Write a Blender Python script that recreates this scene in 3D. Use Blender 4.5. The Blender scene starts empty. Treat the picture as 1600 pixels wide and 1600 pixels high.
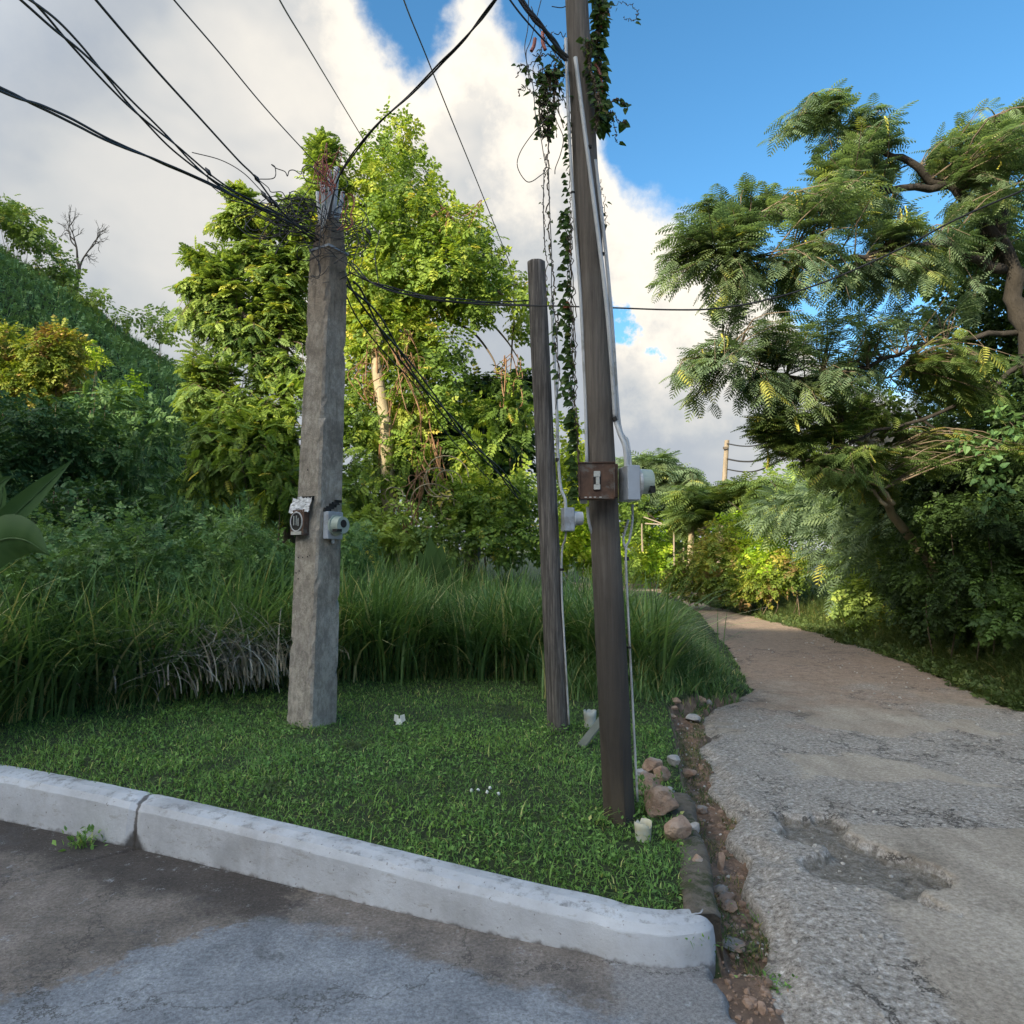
import bpy, math, random
import numpy as np
from mathutils import Vector
R = math.radians
rng = np.random.default_rng(11)
random.seed(5)
S = bpy.context.scene
COL = S.collection

# ------------------------------------------------------------------ camera geometry
CZ = 1.6; F = 1100.0; TH = math.atan(80/1100.0)
def ray(px, py):
    dx = (px-800)/F; dv = (800-py)/F
    return np.array([dx, math.cos(TH)-dv*math.sin(TH), math.sin(TH)+dv*math.cos(TH)])
def P(px, py, Y):
    d = ray(px, py); t = Y/d[1]
    return np.array([d[0]*t, Y, CZ+d[2]*t])
def G(px, py, z=0.0):
    d = ray(px, py); t = (z-CZ)/d[2]
    return np.array([d[0]*t, d[1]*t, z])

# ------------------------------------------------------------------ numpy noise
def _h(i, j, k):
    n = (i*374761393 + j*668265263 + k*2147483647) & 0xffffffff
    n = ((n ^ (n >> 13))*1274126177) & 0xffffffff
    n = n ^ (n >> 16)
    return (n & 0xffff)/65535.0
def vn(x, y, z=0.0):
    x = np.asarray(x, float); y = np.asarray(y, float); z = np.asarray(z, float)+np.zeros_like(x)
    xi = np.floor(x).astype(np.int64); yi = np.floor(y).astype(np.int64); zi = np.floor(z).astype(np.int64)
    fx = x-xi; fy = y-yi; fz = z-zi
    fx = fx*fx*(3-2*fx); fy = fy*fy*(3-2*fy); fz = fz*fz*(3-2*fz)
    r = 0
    for a in (0, 1):
        for b in (0, 1):
            for c in (0, 1):
                r = r + _h(xi+a, yi+b, zi+c)*(fx if a else 1-fx)*(fy if b else 1-fy)*(fz if c else 1-fz)
    return r
def fbm(x, y, z=0.0, o=4):
    s = 0; a = .5; f = 1.0
    for i in range(o):
        s = s + a*vn(np.asarray(x)*f+17*i, np.asarray(y)*f+5*i, np.asarray(z)*f+3*i); a *= .5; f *= 2.03
    return s/(1-.5**o)
def sm(a, b, x):
    t = np.clip((x-a)/(b-a), 0, 1); return t*t*(3-2*t)

# ------------------------------------------------------------------ mesh builder
WL = {}
class MB:
    def __init__(s): s.v = []; s.f = {}; s.a = []; s.n = 0
    def add(s, v, f, var=0.5):
        v = np.asarray(v, float).reshape(-1, 3); f = np.asarray(f, np.int64)
        s.f.setdefault(f.shape[1], []).append(f+s.n)
        s.v.append(v); s.a.append(np.zeros(len(v))+var); s.n += len(v)
        return s
    def build(s, name, mat, parent=None, smooth=False, origin=None):
        V = np.concatenate(s.v); A = np.concatenate(s.a)
        off = np.zeros(3)
        if origin is not None: off = np.asarray(origin, float)
        me = bpy.data.meshes.new(name)
        me.vertices.add(len(V)); me.vertices.foreach_set('co', (V-off).astype(np.float32).ravel())
        idx = []; st = []; c = 0
        for k, fs in s.f.items():
            fs = np.concatenate(fs); idx.append(fs.ravel()); st.append(c+np.arange(len(fs))*k); c += len(fs)*k
        idx = np.concatenate(idx); st = np.concatenate(st)
        me.loops.add(len(idx)); me.loops.foreach_set('vertex_index', idx.astype(np.int32))
        me.polygons.add(len(st)); me.polygons.foreach_set('loop_start', st.astype(np.int32))
        me.polygons.foreach_set('use_smooth', np.full(len(st), smooth))
        at = me.attributes.new('var', 'FLOAT', 'POINT'); at.data.foreach_set('value', A.astype(np.float32))
        me.update(calc_edges=True); me.validate()
        me.materials.append(mat)
        o = bpy.data.objects.new(name, me); COL.objects.link(o)
        if parent is not None:
            o.parent = parent; o.location = Vector(off)-WL[parent.name]
        elif origin is not None: o.location = Vector(off)
        WL[o.name] = Vector(off)
        return o
def tag(o, label=None, cat=None, group=None, kind=None):
    if label: o['label'] = label
    if cat: o['category'] = cat
    if group: o['group'] = group
    if kind: o['kind'] = kind
    return o
def empty(name, loc, label, cat, group=None):
    o = bpy.data.objects.new(name, None); o.location = Vector([float(q) for q in loc]); o.empty_display_size = .2
    COL.objects.link(o); WL[o.name] = Vector([float(q) for q in loc]); return tag(o, label, cat, group)

def tube(mb, pts, rad, sides=6, var=0.5, cap=True):
    pts = np.asarray(pts, float); n = len(pts)
    rad = np.zeros(n)+rad
    t = np.gradient(pts, axis=0); t /= np.linalg.norm(t, axis=1)[:, None]+1e-9
    up = np.array([0, 0, 1.0]) if abs(t[0][2]) < .9 else np.array([1.0, 0, 0])
    a = np.cross(up, t); bad = np.linalg.norm(a, axis=1) < 1e-3
    a[bad] = np.cross(np.array([0.3, .9, .1]), t[bad])
    a /= np.linalg.norm(a, axis=1)[:, None]
    b = np.cross(t, a)
    ang = np.arange(sides)*2*math.pi/sides
    V = pts[:, None]+rad[:, None, None]*(np.cos(ang)[None, :, None]*a[:, None]+np.sin(ang)[None, :, None]*b[:, None])
    i = np.arange(n-1)[:, None]*sides; j = np.arange(sides)[None]; k = (j+1) % sides
    Fq = np.stack([i+j, i+k, i+sides+k, i+sides+j], -1).reshape(-1, 4)
    base = mb.n
    mb.add(V.reshape(-1, 3), Fq, var)
    if cap:
        mb.f.setdefault(sides, []).append(np.array([np.arange(sides)[::-1]+base, np.arange(sides)+base+(n-1)*sides]))
def smooth_path(pts, n=24):
    pts = np.asarray(pts, float); m = len(pts)
    if m < 3:
        t = np.linspace(0, 1, n)[:, None]; return pts[0]*(1-t)+pts[-1]*t
    Q = np.vstack([2*pts[0]-pts[1], pts, 2*pts[-1]-pts[-2]])
    out = []
    for u in np.linspace(0, m-1-1e-6, n):
        i = int(u); t = u-i; p0, p1, p2, p3 = Q[i:i+4]
        out.append(.5*((2*p1)+(-p0+p2)*t+(2*p0-5*p1+4*p2-p3)*t*t+(-p0+3*p1-3*p2+p3)*t**3))
    return np.array(out)
def box(mb, c, ex, ey, ez, var=.5, bev=0.0):
    # c centre, ex/ey/ez half-extent vectors
    c, ex, ey, ez = [np.asarray(q, float) for q in (c, ex, ey, ez)]
    if bev <= 0:
        V = [c+a*ex+b*ey+d*ez for a in (-1, 1) for b in (-1, 1) for d in (-1, 1)]
        mb.add(V, [[0, 1, 3, 2], [4, 6, 7, 5], [0, 4, 5, 1], [2, 3, 7, 6], [0, 2, 6, 4], [1, 5, 7, 3]], var); return
    lx, ly = np.linalg.norm(ex), np.linalg.norm(ey); lz = np.linalg.norm(ez)
    bx, by, bz = bev/lx, bev/ly, bev/lz
    rings = []
    for z, s in ((-1, 1), (-1+bz, 0), (1-bz, 0), (1, 1)):
        px = 1-bx*s; py = 1-by*s
        r = [(px, -py+by), (px, py-by), (px-bx, py), (-px+bx, py), (-px, py-by), (-px, -py+by), (-px+bx, -py), (px-bx, -py)]
        rings.append([c+a*ex+b*ey+z*ez for a, b in r])
    V = np.array(rings).reshape(-1, 3)
    Fq = [[i*8+j, i*8+(j+1) % 8, i*8+8+(j+1) % 8, i*8+8+j] for i in range(3) for j in range(8)]
    base = mb.n; mb.add(V, Fq, var)
    mb.f.setdefault(8, []).append(np.array([np.arange(8)[::-1]+base, np.arange(8)+24+base]))
def cyl(mb, p0, p1, r0, r1=None, sides=20, var=.5):
    tube(mb, np.array([p0, (np.array(p0)+np.array(p1))/2, p1]), np.array([r0, (r0+(r1 or r0))/2, r1 or r0]), sides, var)
def nrm(v): return v/(np.linalg.norm(v, axis=-1, keepdims=True)+1e-9)
def frames(d, up):
    Y = nrm(d); X = nrm(np.cross(Y, up)); Z = np.cross(X, Y)
    return np.stack([X, Y, Z], -1)
def scatter(mb, T, TF, pos, Rm, sc, var):
    T = np.asarray(T, float); n = len(pos); m = len(T)
    sc = np.asarray(sc, float)
    L = T[None]*(sc[:, None, None] if sc.ndim == 1 else sc[:, None, :])
    V = np.einsum('nij,nmj->nmi', Rm, L)+pos[:, None]
    Fq = np.asarray(TF)
    Fa = (Fq[None]+(np.arange(n)*m)[:, None, None]).reshape(-1, Fq.shape[1])
    mb.add(V.reshape(-1, 3), Fa, np.repeat(np.zeros(n)+var, m))
def blades(mb, p, az, L, bend, w, var, segs=4):
    n = len(p); t = np.linspace(0, 1, segs+1)
    d = np.stack([np.cos(az), np.sin(az), 0*az], -1); sd = np.stack([-np.sin(az), np.cos(az), 0*az], -1)
    bend = np.asarray(bend)+0*L
    h = t[None]*(1-.42*bend[:, None]*t[None]**1.5); o = bend[:, None]*t[None]**1.8
    c = p[:, None]+L[:, None, None]*(h[..., None]*np.array([0, 0, 1.0])+o[..., None]*d[:, None])
    ww = (np.asarray(w)+0*L)[:, None]*(1-t[None]**1.6)*(.6+.4*np.minimum(1, t[None]*4))
    l = c-ww[..., None]*sd[:, None]; r = c+ww[..., None]*sd[:, None]
    V = np.stack([l, r], 2).reshape(n, -1, 3)
    k = np.arange(segs)*2
    TF = np.stack([k, k+1, k+3, k+2], -1)
    Fa = (TF[None]+(np.arange(n)*(segs+1)*2)[:, None, None]).reshape(-1, 4)
    mb.add(V.reshape(-1, 3), Fa, np.repeat(np.zeros(n)+var, (segs+1)*2))

# ------------------------------------------------------------------ materials
def newmat(name):
    m = bpy.data.materials.new(name); m.use_nodes = True
    nt = m.node_tree; b = nt.nodes['Principled BSDF']; return m, nt, b
def N(nt, t, **k):
    n = nt.nodes.new(t)
    for a, v in k.items():
        if a in n.inputs.keys(): n.inputs[a].default_value = v
        else: setattr(n, a, v)
    return n
def ramp(nt, src, stops):
    r = nt.nodes.new('ShaderNodeValToRGB'); e = r.color_ramp.elements
    while len(e) < len(stops): e.new(.5)
    for i, (p, c) in enumerate(stops):
        e[i].position = p; e[i].color = (*c, 1) if len(c) == 3 else c
    nt.links.new(src, r.inputs[0]); return r.outputs[0]
def g3(v): return (v, v, v)
def mix(nt, f, a, b, mode='MIX'):
    m = nt.nodes.new('ShaderNodeMix'); m.data_type = 'RGBA'; m.blend_type = mode
    for i, s in ((0, f), (6, a), (7, b)):
        if isinstance(s, (int, float)): m.inputs[i].default_value = s
        elif isinstance(s, tuple): m.inputs[i].default_value = (*s, 1)
        else: nt.links.new(s, m.inputs[i])
    return m.outputs[2]
def noise(nt, scale, detail=5, rough=.6, vec=None, dist=0.0, out=0):
    n = N(nt, 'ShaderNodeTexNoise'); n.inputs['Scale'].default_value = scale; n.inputs['Detail'].default_value = detail
    n.inputs['Roughness'].default_value = rough; n.inputs['Distortion'].default_value = dist
    if vec is None: vec = objco(nt)
    nt.links.new(vec, n.inputs['Vector']); return n.outputs[out]
def objco(nt):
    g = nt.nodes.get('geo_') or nt.nodes.new('ShaderNodeNewGeometry'); g.name = 'geo_'
    return g.outputs['Position']
def mapping(nt, scale, loc=(0, 0, 0), rot=(0, 0, 0), vec=None):
    m = nt.nodes.new('ShaderNodeMapping'); m.inputs['Scale'].default_value = scale; m.inputs['Location'].default_value = loc
    m.inputs['Rotation'].default_value = rot
    nt.links.new(vec or objco(nt), m.inputs[0]); return m.outputs[0]
def math_(nt, op, a, b=None, c=None):
    m = nt.nodes.new('ShaderNodeMath'); m.operation = op
    for i, s in enumerate((a, b, c)):
        if s is None: continue
        if isinstance(s, (int, float)): m.inputs[i].default_value = s
        else: nt.links.new(s, m.inputs[i])
    return m.outputs[0]
def bump(nt, b, h, strength=.4, dist=.02, prev=None):
    n = nt.nodes.new('ShaderNodeBump'); n.inputs['Strength'].default_value = strength; n.inputs['Distance'].default_value = dist
    nt.links.new(h, n.inputs['Height'])
    if prev is not None: nt.links.new(prev, n.inputs['Normal'])
    nt.links.new(n.outputs[0], b.inputs['Normal']); return n.outputs[0]
def smap(nt, v, a, b, lo=0.0, hi=1.0):
    m = nt.nodes.new('ShaderNodeMapRange'); m.interpolation_type = 'SMOOTHSTEP'
    nt.links.new(v, m.inputs[0]); m.inputs[1].default_value = a; m.inputs[2].default_value = b
    m.inputs[3].default_value = lo; m.inputs[4].default_value = hi; return m.outputs[0]

def leafmat(name, stops, rough=.55, trans=.35, tint=(1.3, 1.25, .6), patch=None, spec=.25, gain=1.5):
    m, nt, b = newmat(name)
    at = N(nt, 'ShaderNodeAttribute'); at.attribute_name = 'var'
    col = ramp(nt, at.outputs['Fac'], [(p_, tuple(min(.6, q*gain) for q in c_)) for p_, c_ in stops])
    nz = noise(nt, .9, 3)
    col = mix(nt, smap(nt, nz, .38, .62, 0, .35), col, mix(nt, 1.0, col, (1.25, 1.1, .7), 'MULTIPLY'))
    if patch:
        pz = noise(nt, patch[0], 3, .6, mapping(nt, (1, 1, 1), (5.3, 2.2, 9.1)))
        col = mix(nt, smap(nt, pz, patch[1], patch[1]+.08), col, patch[2])
    b.inputs['Roughness'].default_value = rough
    b.inputs['Specular IOR Level'].default_value = spec
    nt.links.new(col, b.inputs['Base Color'])
    tr = N(nt, 'ShaderNodeBsdfTranslucent'); nt.links.new(mix(nt, 1.0, col, tint, 'MULTIPLY'), tr.inputs['Color'])
    ms = N(nt, 'ShaderNodeMixShader'); ms.inputs[0].default_value = trans
    nt.links.new(b.outputs[0], ms.inputs[1]); nt.links.new(tr.outputs[0], ms.inputs[2])
    nt.links.new(ms.outputs[0], nt.nodes['Material Output'].inputs[0])
    return m
def simple(name, c1, c2, scale=6, rough=.7, bs=.3, bd=.01, metal=0, stretch=None, c3=None, spec=.5):
    m, nt, b = newmat(name)
    v = mapping(nt, stretch) if stretch else None
    n1 = noise(nt, scale, 6, .65, v)
    col = ramp(nt, n1, [(.3, c1), (.7, c2)])
    if c3:
        n3 = noise(nt, scale*.6, 5, .7, mapping(nt, (1, 1, 1), (3, 7, 1)))
        col = mix(nt, smap(nt, n3, .52, .62), col, c3)
    nt.links.new(col, b.inputs['Base Color'])
    b.inputs['Roughness'].default_value = rough; b.inputs['Metallic'].default_value = metal
    b.inputs['Specular IOR Level'].default_value = spec
    bump(nt, b, noise(nt, scale*4, 5, .7, v), bs, bd)
    return m
M = {}
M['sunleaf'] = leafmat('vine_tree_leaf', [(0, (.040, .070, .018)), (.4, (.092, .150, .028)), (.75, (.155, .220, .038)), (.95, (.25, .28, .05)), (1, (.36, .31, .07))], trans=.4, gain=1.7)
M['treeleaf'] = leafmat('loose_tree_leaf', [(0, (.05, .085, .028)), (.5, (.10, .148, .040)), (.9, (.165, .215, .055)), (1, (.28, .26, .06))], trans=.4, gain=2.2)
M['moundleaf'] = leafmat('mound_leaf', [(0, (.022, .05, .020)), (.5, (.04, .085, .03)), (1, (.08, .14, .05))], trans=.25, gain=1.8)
M['featherlit'] = leafmat('sunny_feathery_leaf', [(0, (.05, .085, .035)), (.5, (.10, .155, .05)), (.9, (.17, .22, .06)), (1, (.3, .28, .07))], trans=.4)  # yellower copy of the feathery leaf, sunlight put into the colour
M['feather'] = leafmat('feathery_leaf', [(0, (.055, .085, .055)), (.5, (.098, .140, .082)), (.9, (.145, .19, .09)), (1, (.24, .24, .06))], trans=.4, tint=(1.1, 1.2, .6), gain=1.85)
M['darkleaf'] = leafmat('shade_leaf', [(0, (.018, .036, .015)), (.6, (.040, .072, .025)), (1, (.08, .14, .03))], trans=.3)  # darker leaf for the shaded thickets, shade put into the colour
M['darkbark'] = simple('dark_bark', (.018, .015, .012), (.05, .042, .034), 7, .95, .8, .03, stretch=(1, 1, .25))
M['hillleaf'] = leafmat('hill_leaf', [(0, (.045, .085, .040)), (.5, (.065, .118, .050)), (.93, (.095, .150, .055)), (1, (.2, .16, .07))], trans=.2, rough=.6, gain=2.4)
M['yellowleaf'] = leafmat('yellow_bush_leaf', [(0, (.06, .10, .018)), (.5, (.135, .18, .03)), (.85, (.25, .25, .045)), (1, (.36, .24, .10))], trans=.35, patch=(1.6, .56, (.24, .165, .07)))
M['limeleaf'] = leafmat('lime_bush_leaf', [(0, (.09, .17, .015)), (.5, (.2, .31, .02)), (1, (.36, .42, .05))], trans=.4)
M['tallgrass'] = leafmat('tall_grass', [(0, (.034, .062, .024)), (.55, (.066, .120, .042)), (.88, (.115, .180, .065)), (.93, (.2, .19, .08)), (1, (.33, .28, .16))], trans=.3, rough=.45, gain=2.1)
M['lawn'] = leafmat('lawn_grass', [(0, (.034, .070, .020)), (.5, (.070, .138, .036)), (.9, (.120, .205, .058)), (1, (.24, .25, .10))], trans=.3, rough=.5, patch=(.7, .60, (.085, .125, .05)), gain=2.3)
M['verge'] = leafmat('verge_grass', [(0, (.032, .05, .018)), (.5, (.06, .095, .028)), (.8, (.11, .13, .045)), (1, (.25, .19, .08))], trans=.25)
M['drygrass'] = leafmat('dry_grass', [(0, (.09, .078, .068)), (.5, (.21, .185, .165)), (1, (.40, .36, .32))], trans=.15, tint=(1, .9, .7), gain=2.9)
M['deadvine'] = simple('dead_vine', (.12, .06, .03), (.34, .19, .10), 9)
M['banana'] = leafmat('banana_leaf', [(0, (.04, .09, .03)), (1, (.07, .13, .05))], trans=.25, rough=.5, gain=1.1)
M['polevine'] = leafmat('pole_vine_leaf', [(0, (.02, .04, .012)), (.6, (.045, .085, .02)), (.93, (.09, .12, .03)), (1, (.22, .07, .04))], trans=.3)
M['pod'] = simple('pod', (.33, .33, .05), (.5, .45, .08), 8)
M['bark'] = simple('bark', (.05, .04, .03), (.15, .12, .09), 7, .9, .8, .03, stretch=(1, 1, .25))
M['palebark'] = simple('pale_bark', (.20, .16, .10), (.42, .35, .22), 7, .9, .6, .02, stretch=(1, 1, .25))
M['twig'] = simple('twig', (.09, .07, .05), (.2, .15, .1), 9, .9)
M['cable'] = simple('cable_rubber', (.012, .012, .013), (.035, .035, .037), 20, .55, .1, .001)
M['redwire'] = simple('red_wire', (.22, .05, .03), (.40, .12, .08), 20, .5, .1, .001)
M['pvc'] = simple('pvc_conduit', (.38, .39, .39), (.52, .53, .53), 5, .5, .1, .002, c3=(.28, .28, .26))
M['meterglass'] = simple('meter_cover', (.30, .36, .31), (.40, .46, .40), 8, .35, .05, .001)
M['greymetal'] = simple('grey_enclosure', (.33, .36, .40), (.42, .46, .51), 6, .4, .08, .002, c3=(.27, .28, .29))
M['darkhole'] = simple('box_interior', (.01, .01, .01), (.03, .028, .025), 10, .9)
M['rust'] = simple('rusty_steel', (.045, .028, .020), (.135, .075, .048), 14, .85, .5, .004, c3=(.12, .105, .09))
M['foil'] = simple('foil_flashing', (.42, .44, .46), (.78, .80, .82), 26, .28, .9, .012, metal=.8)
M['dullpaint'] = simple('dull_plate', (.35, .36, .33), (.55, .55, .50), 12, .6)
M['plastic'] = simple('white_plastic', (.40, .42, .38), (.54, .56, .51), 10, .4, .05, .002, c3=(.5, .48, .36))
M['green_slab'] = simple('slab_grey', (.10, .125, .11), (.17, .19, .17), 8, .7)
M['rock'] = simple('pink_rock', (.30, .185, .125), (.56, .41, .31), 9, .9, .9, .03, c3=(.40, .36, .32))
M['greyrock'] = simple('grey_rock', (.30, .29, .28), (.52, .51, .49), 11, .9, .8, .02)
M['brownleaf'] = simple('dead_leaf', (.07, .045, .035), (.17, .11, .08), 20, .7)
M['clod'] = simple('reddish_rubble', (.17, .105, .07), (.42, .29, .21), 16, .95)
M['gravel'] = simple('gravel', (.26, .24, .21), (.66, .63, .58), 14, .95)
M['board'] = simple('weathered_board', (.28, .22, .15), (.5, .42, .32), 6, .85, stretch=(1, 4, 1))
M['postwood'] = simple('post_wood', (.17, .135, .095), (.28, .225, .16), 5, .85, .5, .01, stretch=(1, 1, .2))
M['flower'] = simple('petal', (.7, .72, .68), (.82, .84, .8), 10, .6)

# concrete pole
m, nt, b = newmat('pole_concrete'); M['pconc'] = m
c = ramp(nt, noise(nt, 3.2, 8, .7), [(.28, (.20, .180, .150)), (.5, (.345, .315, .27)), (.72, (.50, .47, .42))])
streak = noise(nt, 5, 5, .6, mapping(nt, (3, 3, .35)))
c = mix(nt, smap(nt, streak, .55, .7, 0, .6), c, (.13, .115, .09))
pz = nt.nodes.new('ShaderNodeSeparateXYZ'); nt.links.new(objco(nt), pz.inputs[0])
zz = math_(nt, 'ADD', pz.outputs[2], math_(nt, 'MULTIPLY', noise(nt, 5, 4), .5))
c = mix(nt, smap(nt, zz, 3.1, 4.7, 0, .75), c, mix(nt, 1.0, c, (.62, .50, .38), 'MULTIPLY'))
c = mix(nt, smap(nt, noise(nt, 38, 4, .7), .68, .74), c, (.62, .62, .58))
c = mix(nt, smap(nt, noise(nt, 30, 3, .6, mapping(nt, (1, 1, 1), (9, 4, 2))), .70, .76), c, (.03, .028, .025))
c = mix(nt, smap(nt, zz, 1.75, 1.1, 0, .35), c, (.45, .43, .42))
c = mix(nt, smap(nt, noise(nt, 16, 8, .85, mapping(nt, (1, 1, .6), (3, 1, 8))), .42, .58), mix(nt, 1.0, c, (.78, .76, .73), 'MULTIPLY'), mix(nt, 1.0, c, (1.25, 1.22, 1.17), 'MULTIPLY'))
nt.links.new(c, b.inputs['Base Color']); b.inputs['Roughness'].default_value = .9
bp = bump(nt, b, noise(nt, 34, 7, .8), .9, .02)
# timber poles
def polewood(name, lo, hi, dark, grain=.9, low=False):
    m, nt, b = newmat(name)
    v = mapping(nt, (30, 30, 1.3))
    g1 = noise(nt, 1.6, 7, .75, v, .4)
    c = ramp(nt, g1, [(.28, dark), (.48, lo), (.75, hi)])
    c = mix(nt, smap(nt, noise(nt, 2.2, 5), .5, .68, 0, .5), c, mix(nt, 1.0, c, (.6, .56, .5), 'MULTIPLY'))
    if low:
        s = nt.nodes.new('ShaderNodeSeparateXYZ'); nt.links.new(objco(nt), s.inputs[0])
        zz = math_(nt, 'ADD', s.outputs[2], math_(nt, 'MULTIPLY', noise(nt, 3, 4, .6, mapping(nt, (3, 3, .6))), .9))
        c = mix(nt, smap(nt, zz, 2.5, 1.5, 0, .78), c, (.036, .031, .026))
        c = mix(nt, smap(nt, zz, .98, .7, 0, .8), c, (.085, .068, .05))
    nt.links.new(c, b.inputs['Base Color']); b.inputs['Roughness'].default_value = .88
    bump(nt, b, g1, grain, .012)
    return m
M['poletall'] = polewood('treated_pole_timber', (.118, .100, .082), (.21, .185, .155), (.062, .052, .043), .7, True)
M['poleshort'] = polewood('weathered_pole_timber', (.09, .080, .072), (.29, .26, .23), (.018, .015, .013), 1.0)

# kerb
m, nt, b = newmat('kerb_paint'); M['kerb'] = m
c = ramp(nt, noise(nt, 2.4, 7, .65), [(.3, (.35, .36, .375)), (.5, (.49, .51, .54)), (.75, (.60, .64, .69))])
geo = nt.nodes.get('geo_')
sepn = nt.nodes.new('ShaderNodeSeparateXYZ'); nt.links.new(geo.outputs['Normal'], sepn.inputs[0])
topm = smap(nt, sepn.outputs[2], .6, .95)
wear = smap(nt, noise(nt, 9, 8, .75, mapping(nt, (1, 1, 1), (2, 2, 2))), .5, .64, 0, .8)
c = mix(nt, math_(nt, 'MULTIPLY', wear, topm), c, (.20, .20, .20))
sp = nt.nodes.new('ShaderNodeSeparateXYZ'); nt.links.new(objco(nt), sp.inputs[0])
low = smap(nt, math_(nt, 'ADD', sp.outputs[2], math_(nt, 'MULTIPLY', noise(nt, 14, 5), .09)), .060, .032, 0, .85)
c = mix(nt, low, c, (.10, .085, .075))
c = mix(nt, smap(nt, noise(nt, 3.5, 7, .7, mapping(nt, (1, 1, .5), (7, 1, 4))), .56, .74, 0, .5), c, (.33, .31, .30))
c = mix(nt, smap(nt, noise(nt, 5, 5, .7, mapping(nt, (1, 1, 1), (4, 8, 4))), .72, .76, 0, .7), c, (.36, .22, .10))
c = mix(nt, smap(nt, noise(nt, 45, 3), .66, .72, 0, .8), c, (.14, .12, .11))
c = mix(nt, smap(nt, noise(nt, 6, 9, .8, mapping(nt, (1, 1, 3), (11, 4, 2))), .56, .62, 0, .45), c, (.27, .25, .23))
jn = math_(nt, 'ADD', math_(nt, 'ABSOLUTE', math_(nt, 'ADD', sp.outputs[0], 2.13)), math_(nt, 'MULTIPLY', math_(nt, 'SUBTRACT', noise(nt, 20, 4), .5), .05))
c = mix(nt, smap(nt, jn, .018, .006, 0, .85), c, (.06, .05, .045))
c = mix(nt, smap(nt, math_(nt, 'ADD', jn, math_(nt, 'MULTIPLY', sp.outputs[2], .9)), .12, .06, 0, .9), c, (.035, .03, .026))
nt.links.new(c, b.inputs['Base Color']); b.inputs['Roughness'].default_value = .8
bump(nt, b, noise(nt, 22, 7, .7), .5, .012)

# driveway concrete, stained
m, nt, b = newmat('driveway_concrete'); M['drive'] = m
n1 = noise(nt, 3, 8, .7); n2 = noise(nt, 120, 3, .7)
c = ramp(nt, n1, [(.3, (.15, .163, .182)), (.5, (.23, .247, .270)), (.72, (.33, .35, .375))])
sp = nt.nodes.new('ShaderNodeSeparateXYZ'); nt.links.new(objco(nt), sp.inputs[0])
X, Yc = sp.outputs[0], sp.outputs[1]
wob = math_(nt, 'ADD', math_(nt, 'SUBTRACT', noise(nt, 2.2, 10, .74), .5), math_(nt, 'MULTIPLY', math_(nt, 'SUBTRACT', noise(nt, 16, 9, .8), .5), .42))
lm2 = smap(nt, math_(nt, 'ADD', math_(nt, 'ADD', Yc, math_(nt, 'MULTIPLY', X, -.9)), math_(nt, 'MULTIPLY', wob, 1.1)), 4.33, 4.43)
brown = ramp(nt, noise(nt, 3, 8, .72, mapping(nt, (1, 1, 1), (3, 3, 3))), [(.32, (.085, .072, .062)), (.5, (.175, .146, .122)), (.7, (.28, .238, .205))])
c = mix(nt, math_(nt, 'MULTIPLY', lm2, .95), c, brown)
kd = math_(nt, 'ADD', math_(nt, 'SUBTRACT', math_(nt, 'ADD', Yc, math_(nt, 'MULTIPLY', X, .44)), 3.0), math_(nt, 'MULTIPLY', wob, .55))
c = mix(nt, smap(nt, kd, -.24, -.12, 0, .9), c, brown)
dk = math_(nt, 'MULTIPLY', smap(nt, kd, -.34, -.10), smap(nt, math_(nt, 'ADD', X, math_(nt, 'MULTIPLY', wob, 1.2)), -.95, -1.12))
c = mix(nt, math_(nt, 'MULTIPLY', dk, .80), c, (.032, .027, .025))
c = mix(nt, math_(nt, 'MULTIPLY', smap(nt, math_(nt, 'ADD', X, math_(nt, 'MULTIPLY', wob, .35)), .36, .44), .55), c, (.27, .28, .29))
pw = smap(nt, noise(nt, 9, 9, .8, mapping(nt, (1, 1, 1), (1, 9, 3))), .58, .63, 0, .65)
c = mix(nt, pw, c, (.34, .35, .36))
pd = smap(nt, noise(nt, 1.9, 6, .7, mapping(nt, (1, 1.6, 1), (7, 3, 1))), .56, .68, 0, .55)
c = mix(nt, pd, c, (.075, .075, .08))
c = mix(nt, smap(nt, n2, .63, .72, 0, .8), c, (.42, .42, .41))
c = mix(nt, smap(nt, noise(nt, 90, 3, .7, mapping(nt, (1, 1, 1), (5, 5, 5))), .62, .7, 0, .8), c, (.05, .045, .045))
grain = noise(nt, 55, 6, .85, mapping(nt, (1, 1, 1), (2, 8, 5)))
c = mix(nt, 1.0, c, ramp(nt, grain, [(.38, (.62, .62, .62)), (.5, (1, 1, 1)), (.62, (1.4, 1.4, 1.4))]), 'MULTIPLY')
vd = nt.nodes.new('ShaderNodeTexVoronoi'); vd.feature = 'DISTANCE_TO_EDGE'; vd.inputs['Scale'].default_value = .55
wd_ = nt.nodes.new('ShaderNodeVectorMath'); wd_.operation = 'MULTIPLY_ADD'; nt.links.new(noise(nt, 2.6, 8, .72, out=1), wd_.inputs[0]); wd_.inputs[1].default_value = (.8, .8, .8); nt.links.new(objco(nt), wd_.inputs[2]); nt.links.new(wd_.outputs[0], vd.inputs['Vector'])
c = mix(nt, smap(nt, vd.outputs['Distance'], .006, .001, 0, .8), c, (.05, .045, .04))
nt.links.new(c, b.inputs['Base Color']); b.inputs['Roughness'].default_value = .88
p1 = bump(nt, b, n2, .5, .006)
bump(nt, b, noise(nt, 14, 7, .7), .5, .02, p1)

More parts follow.
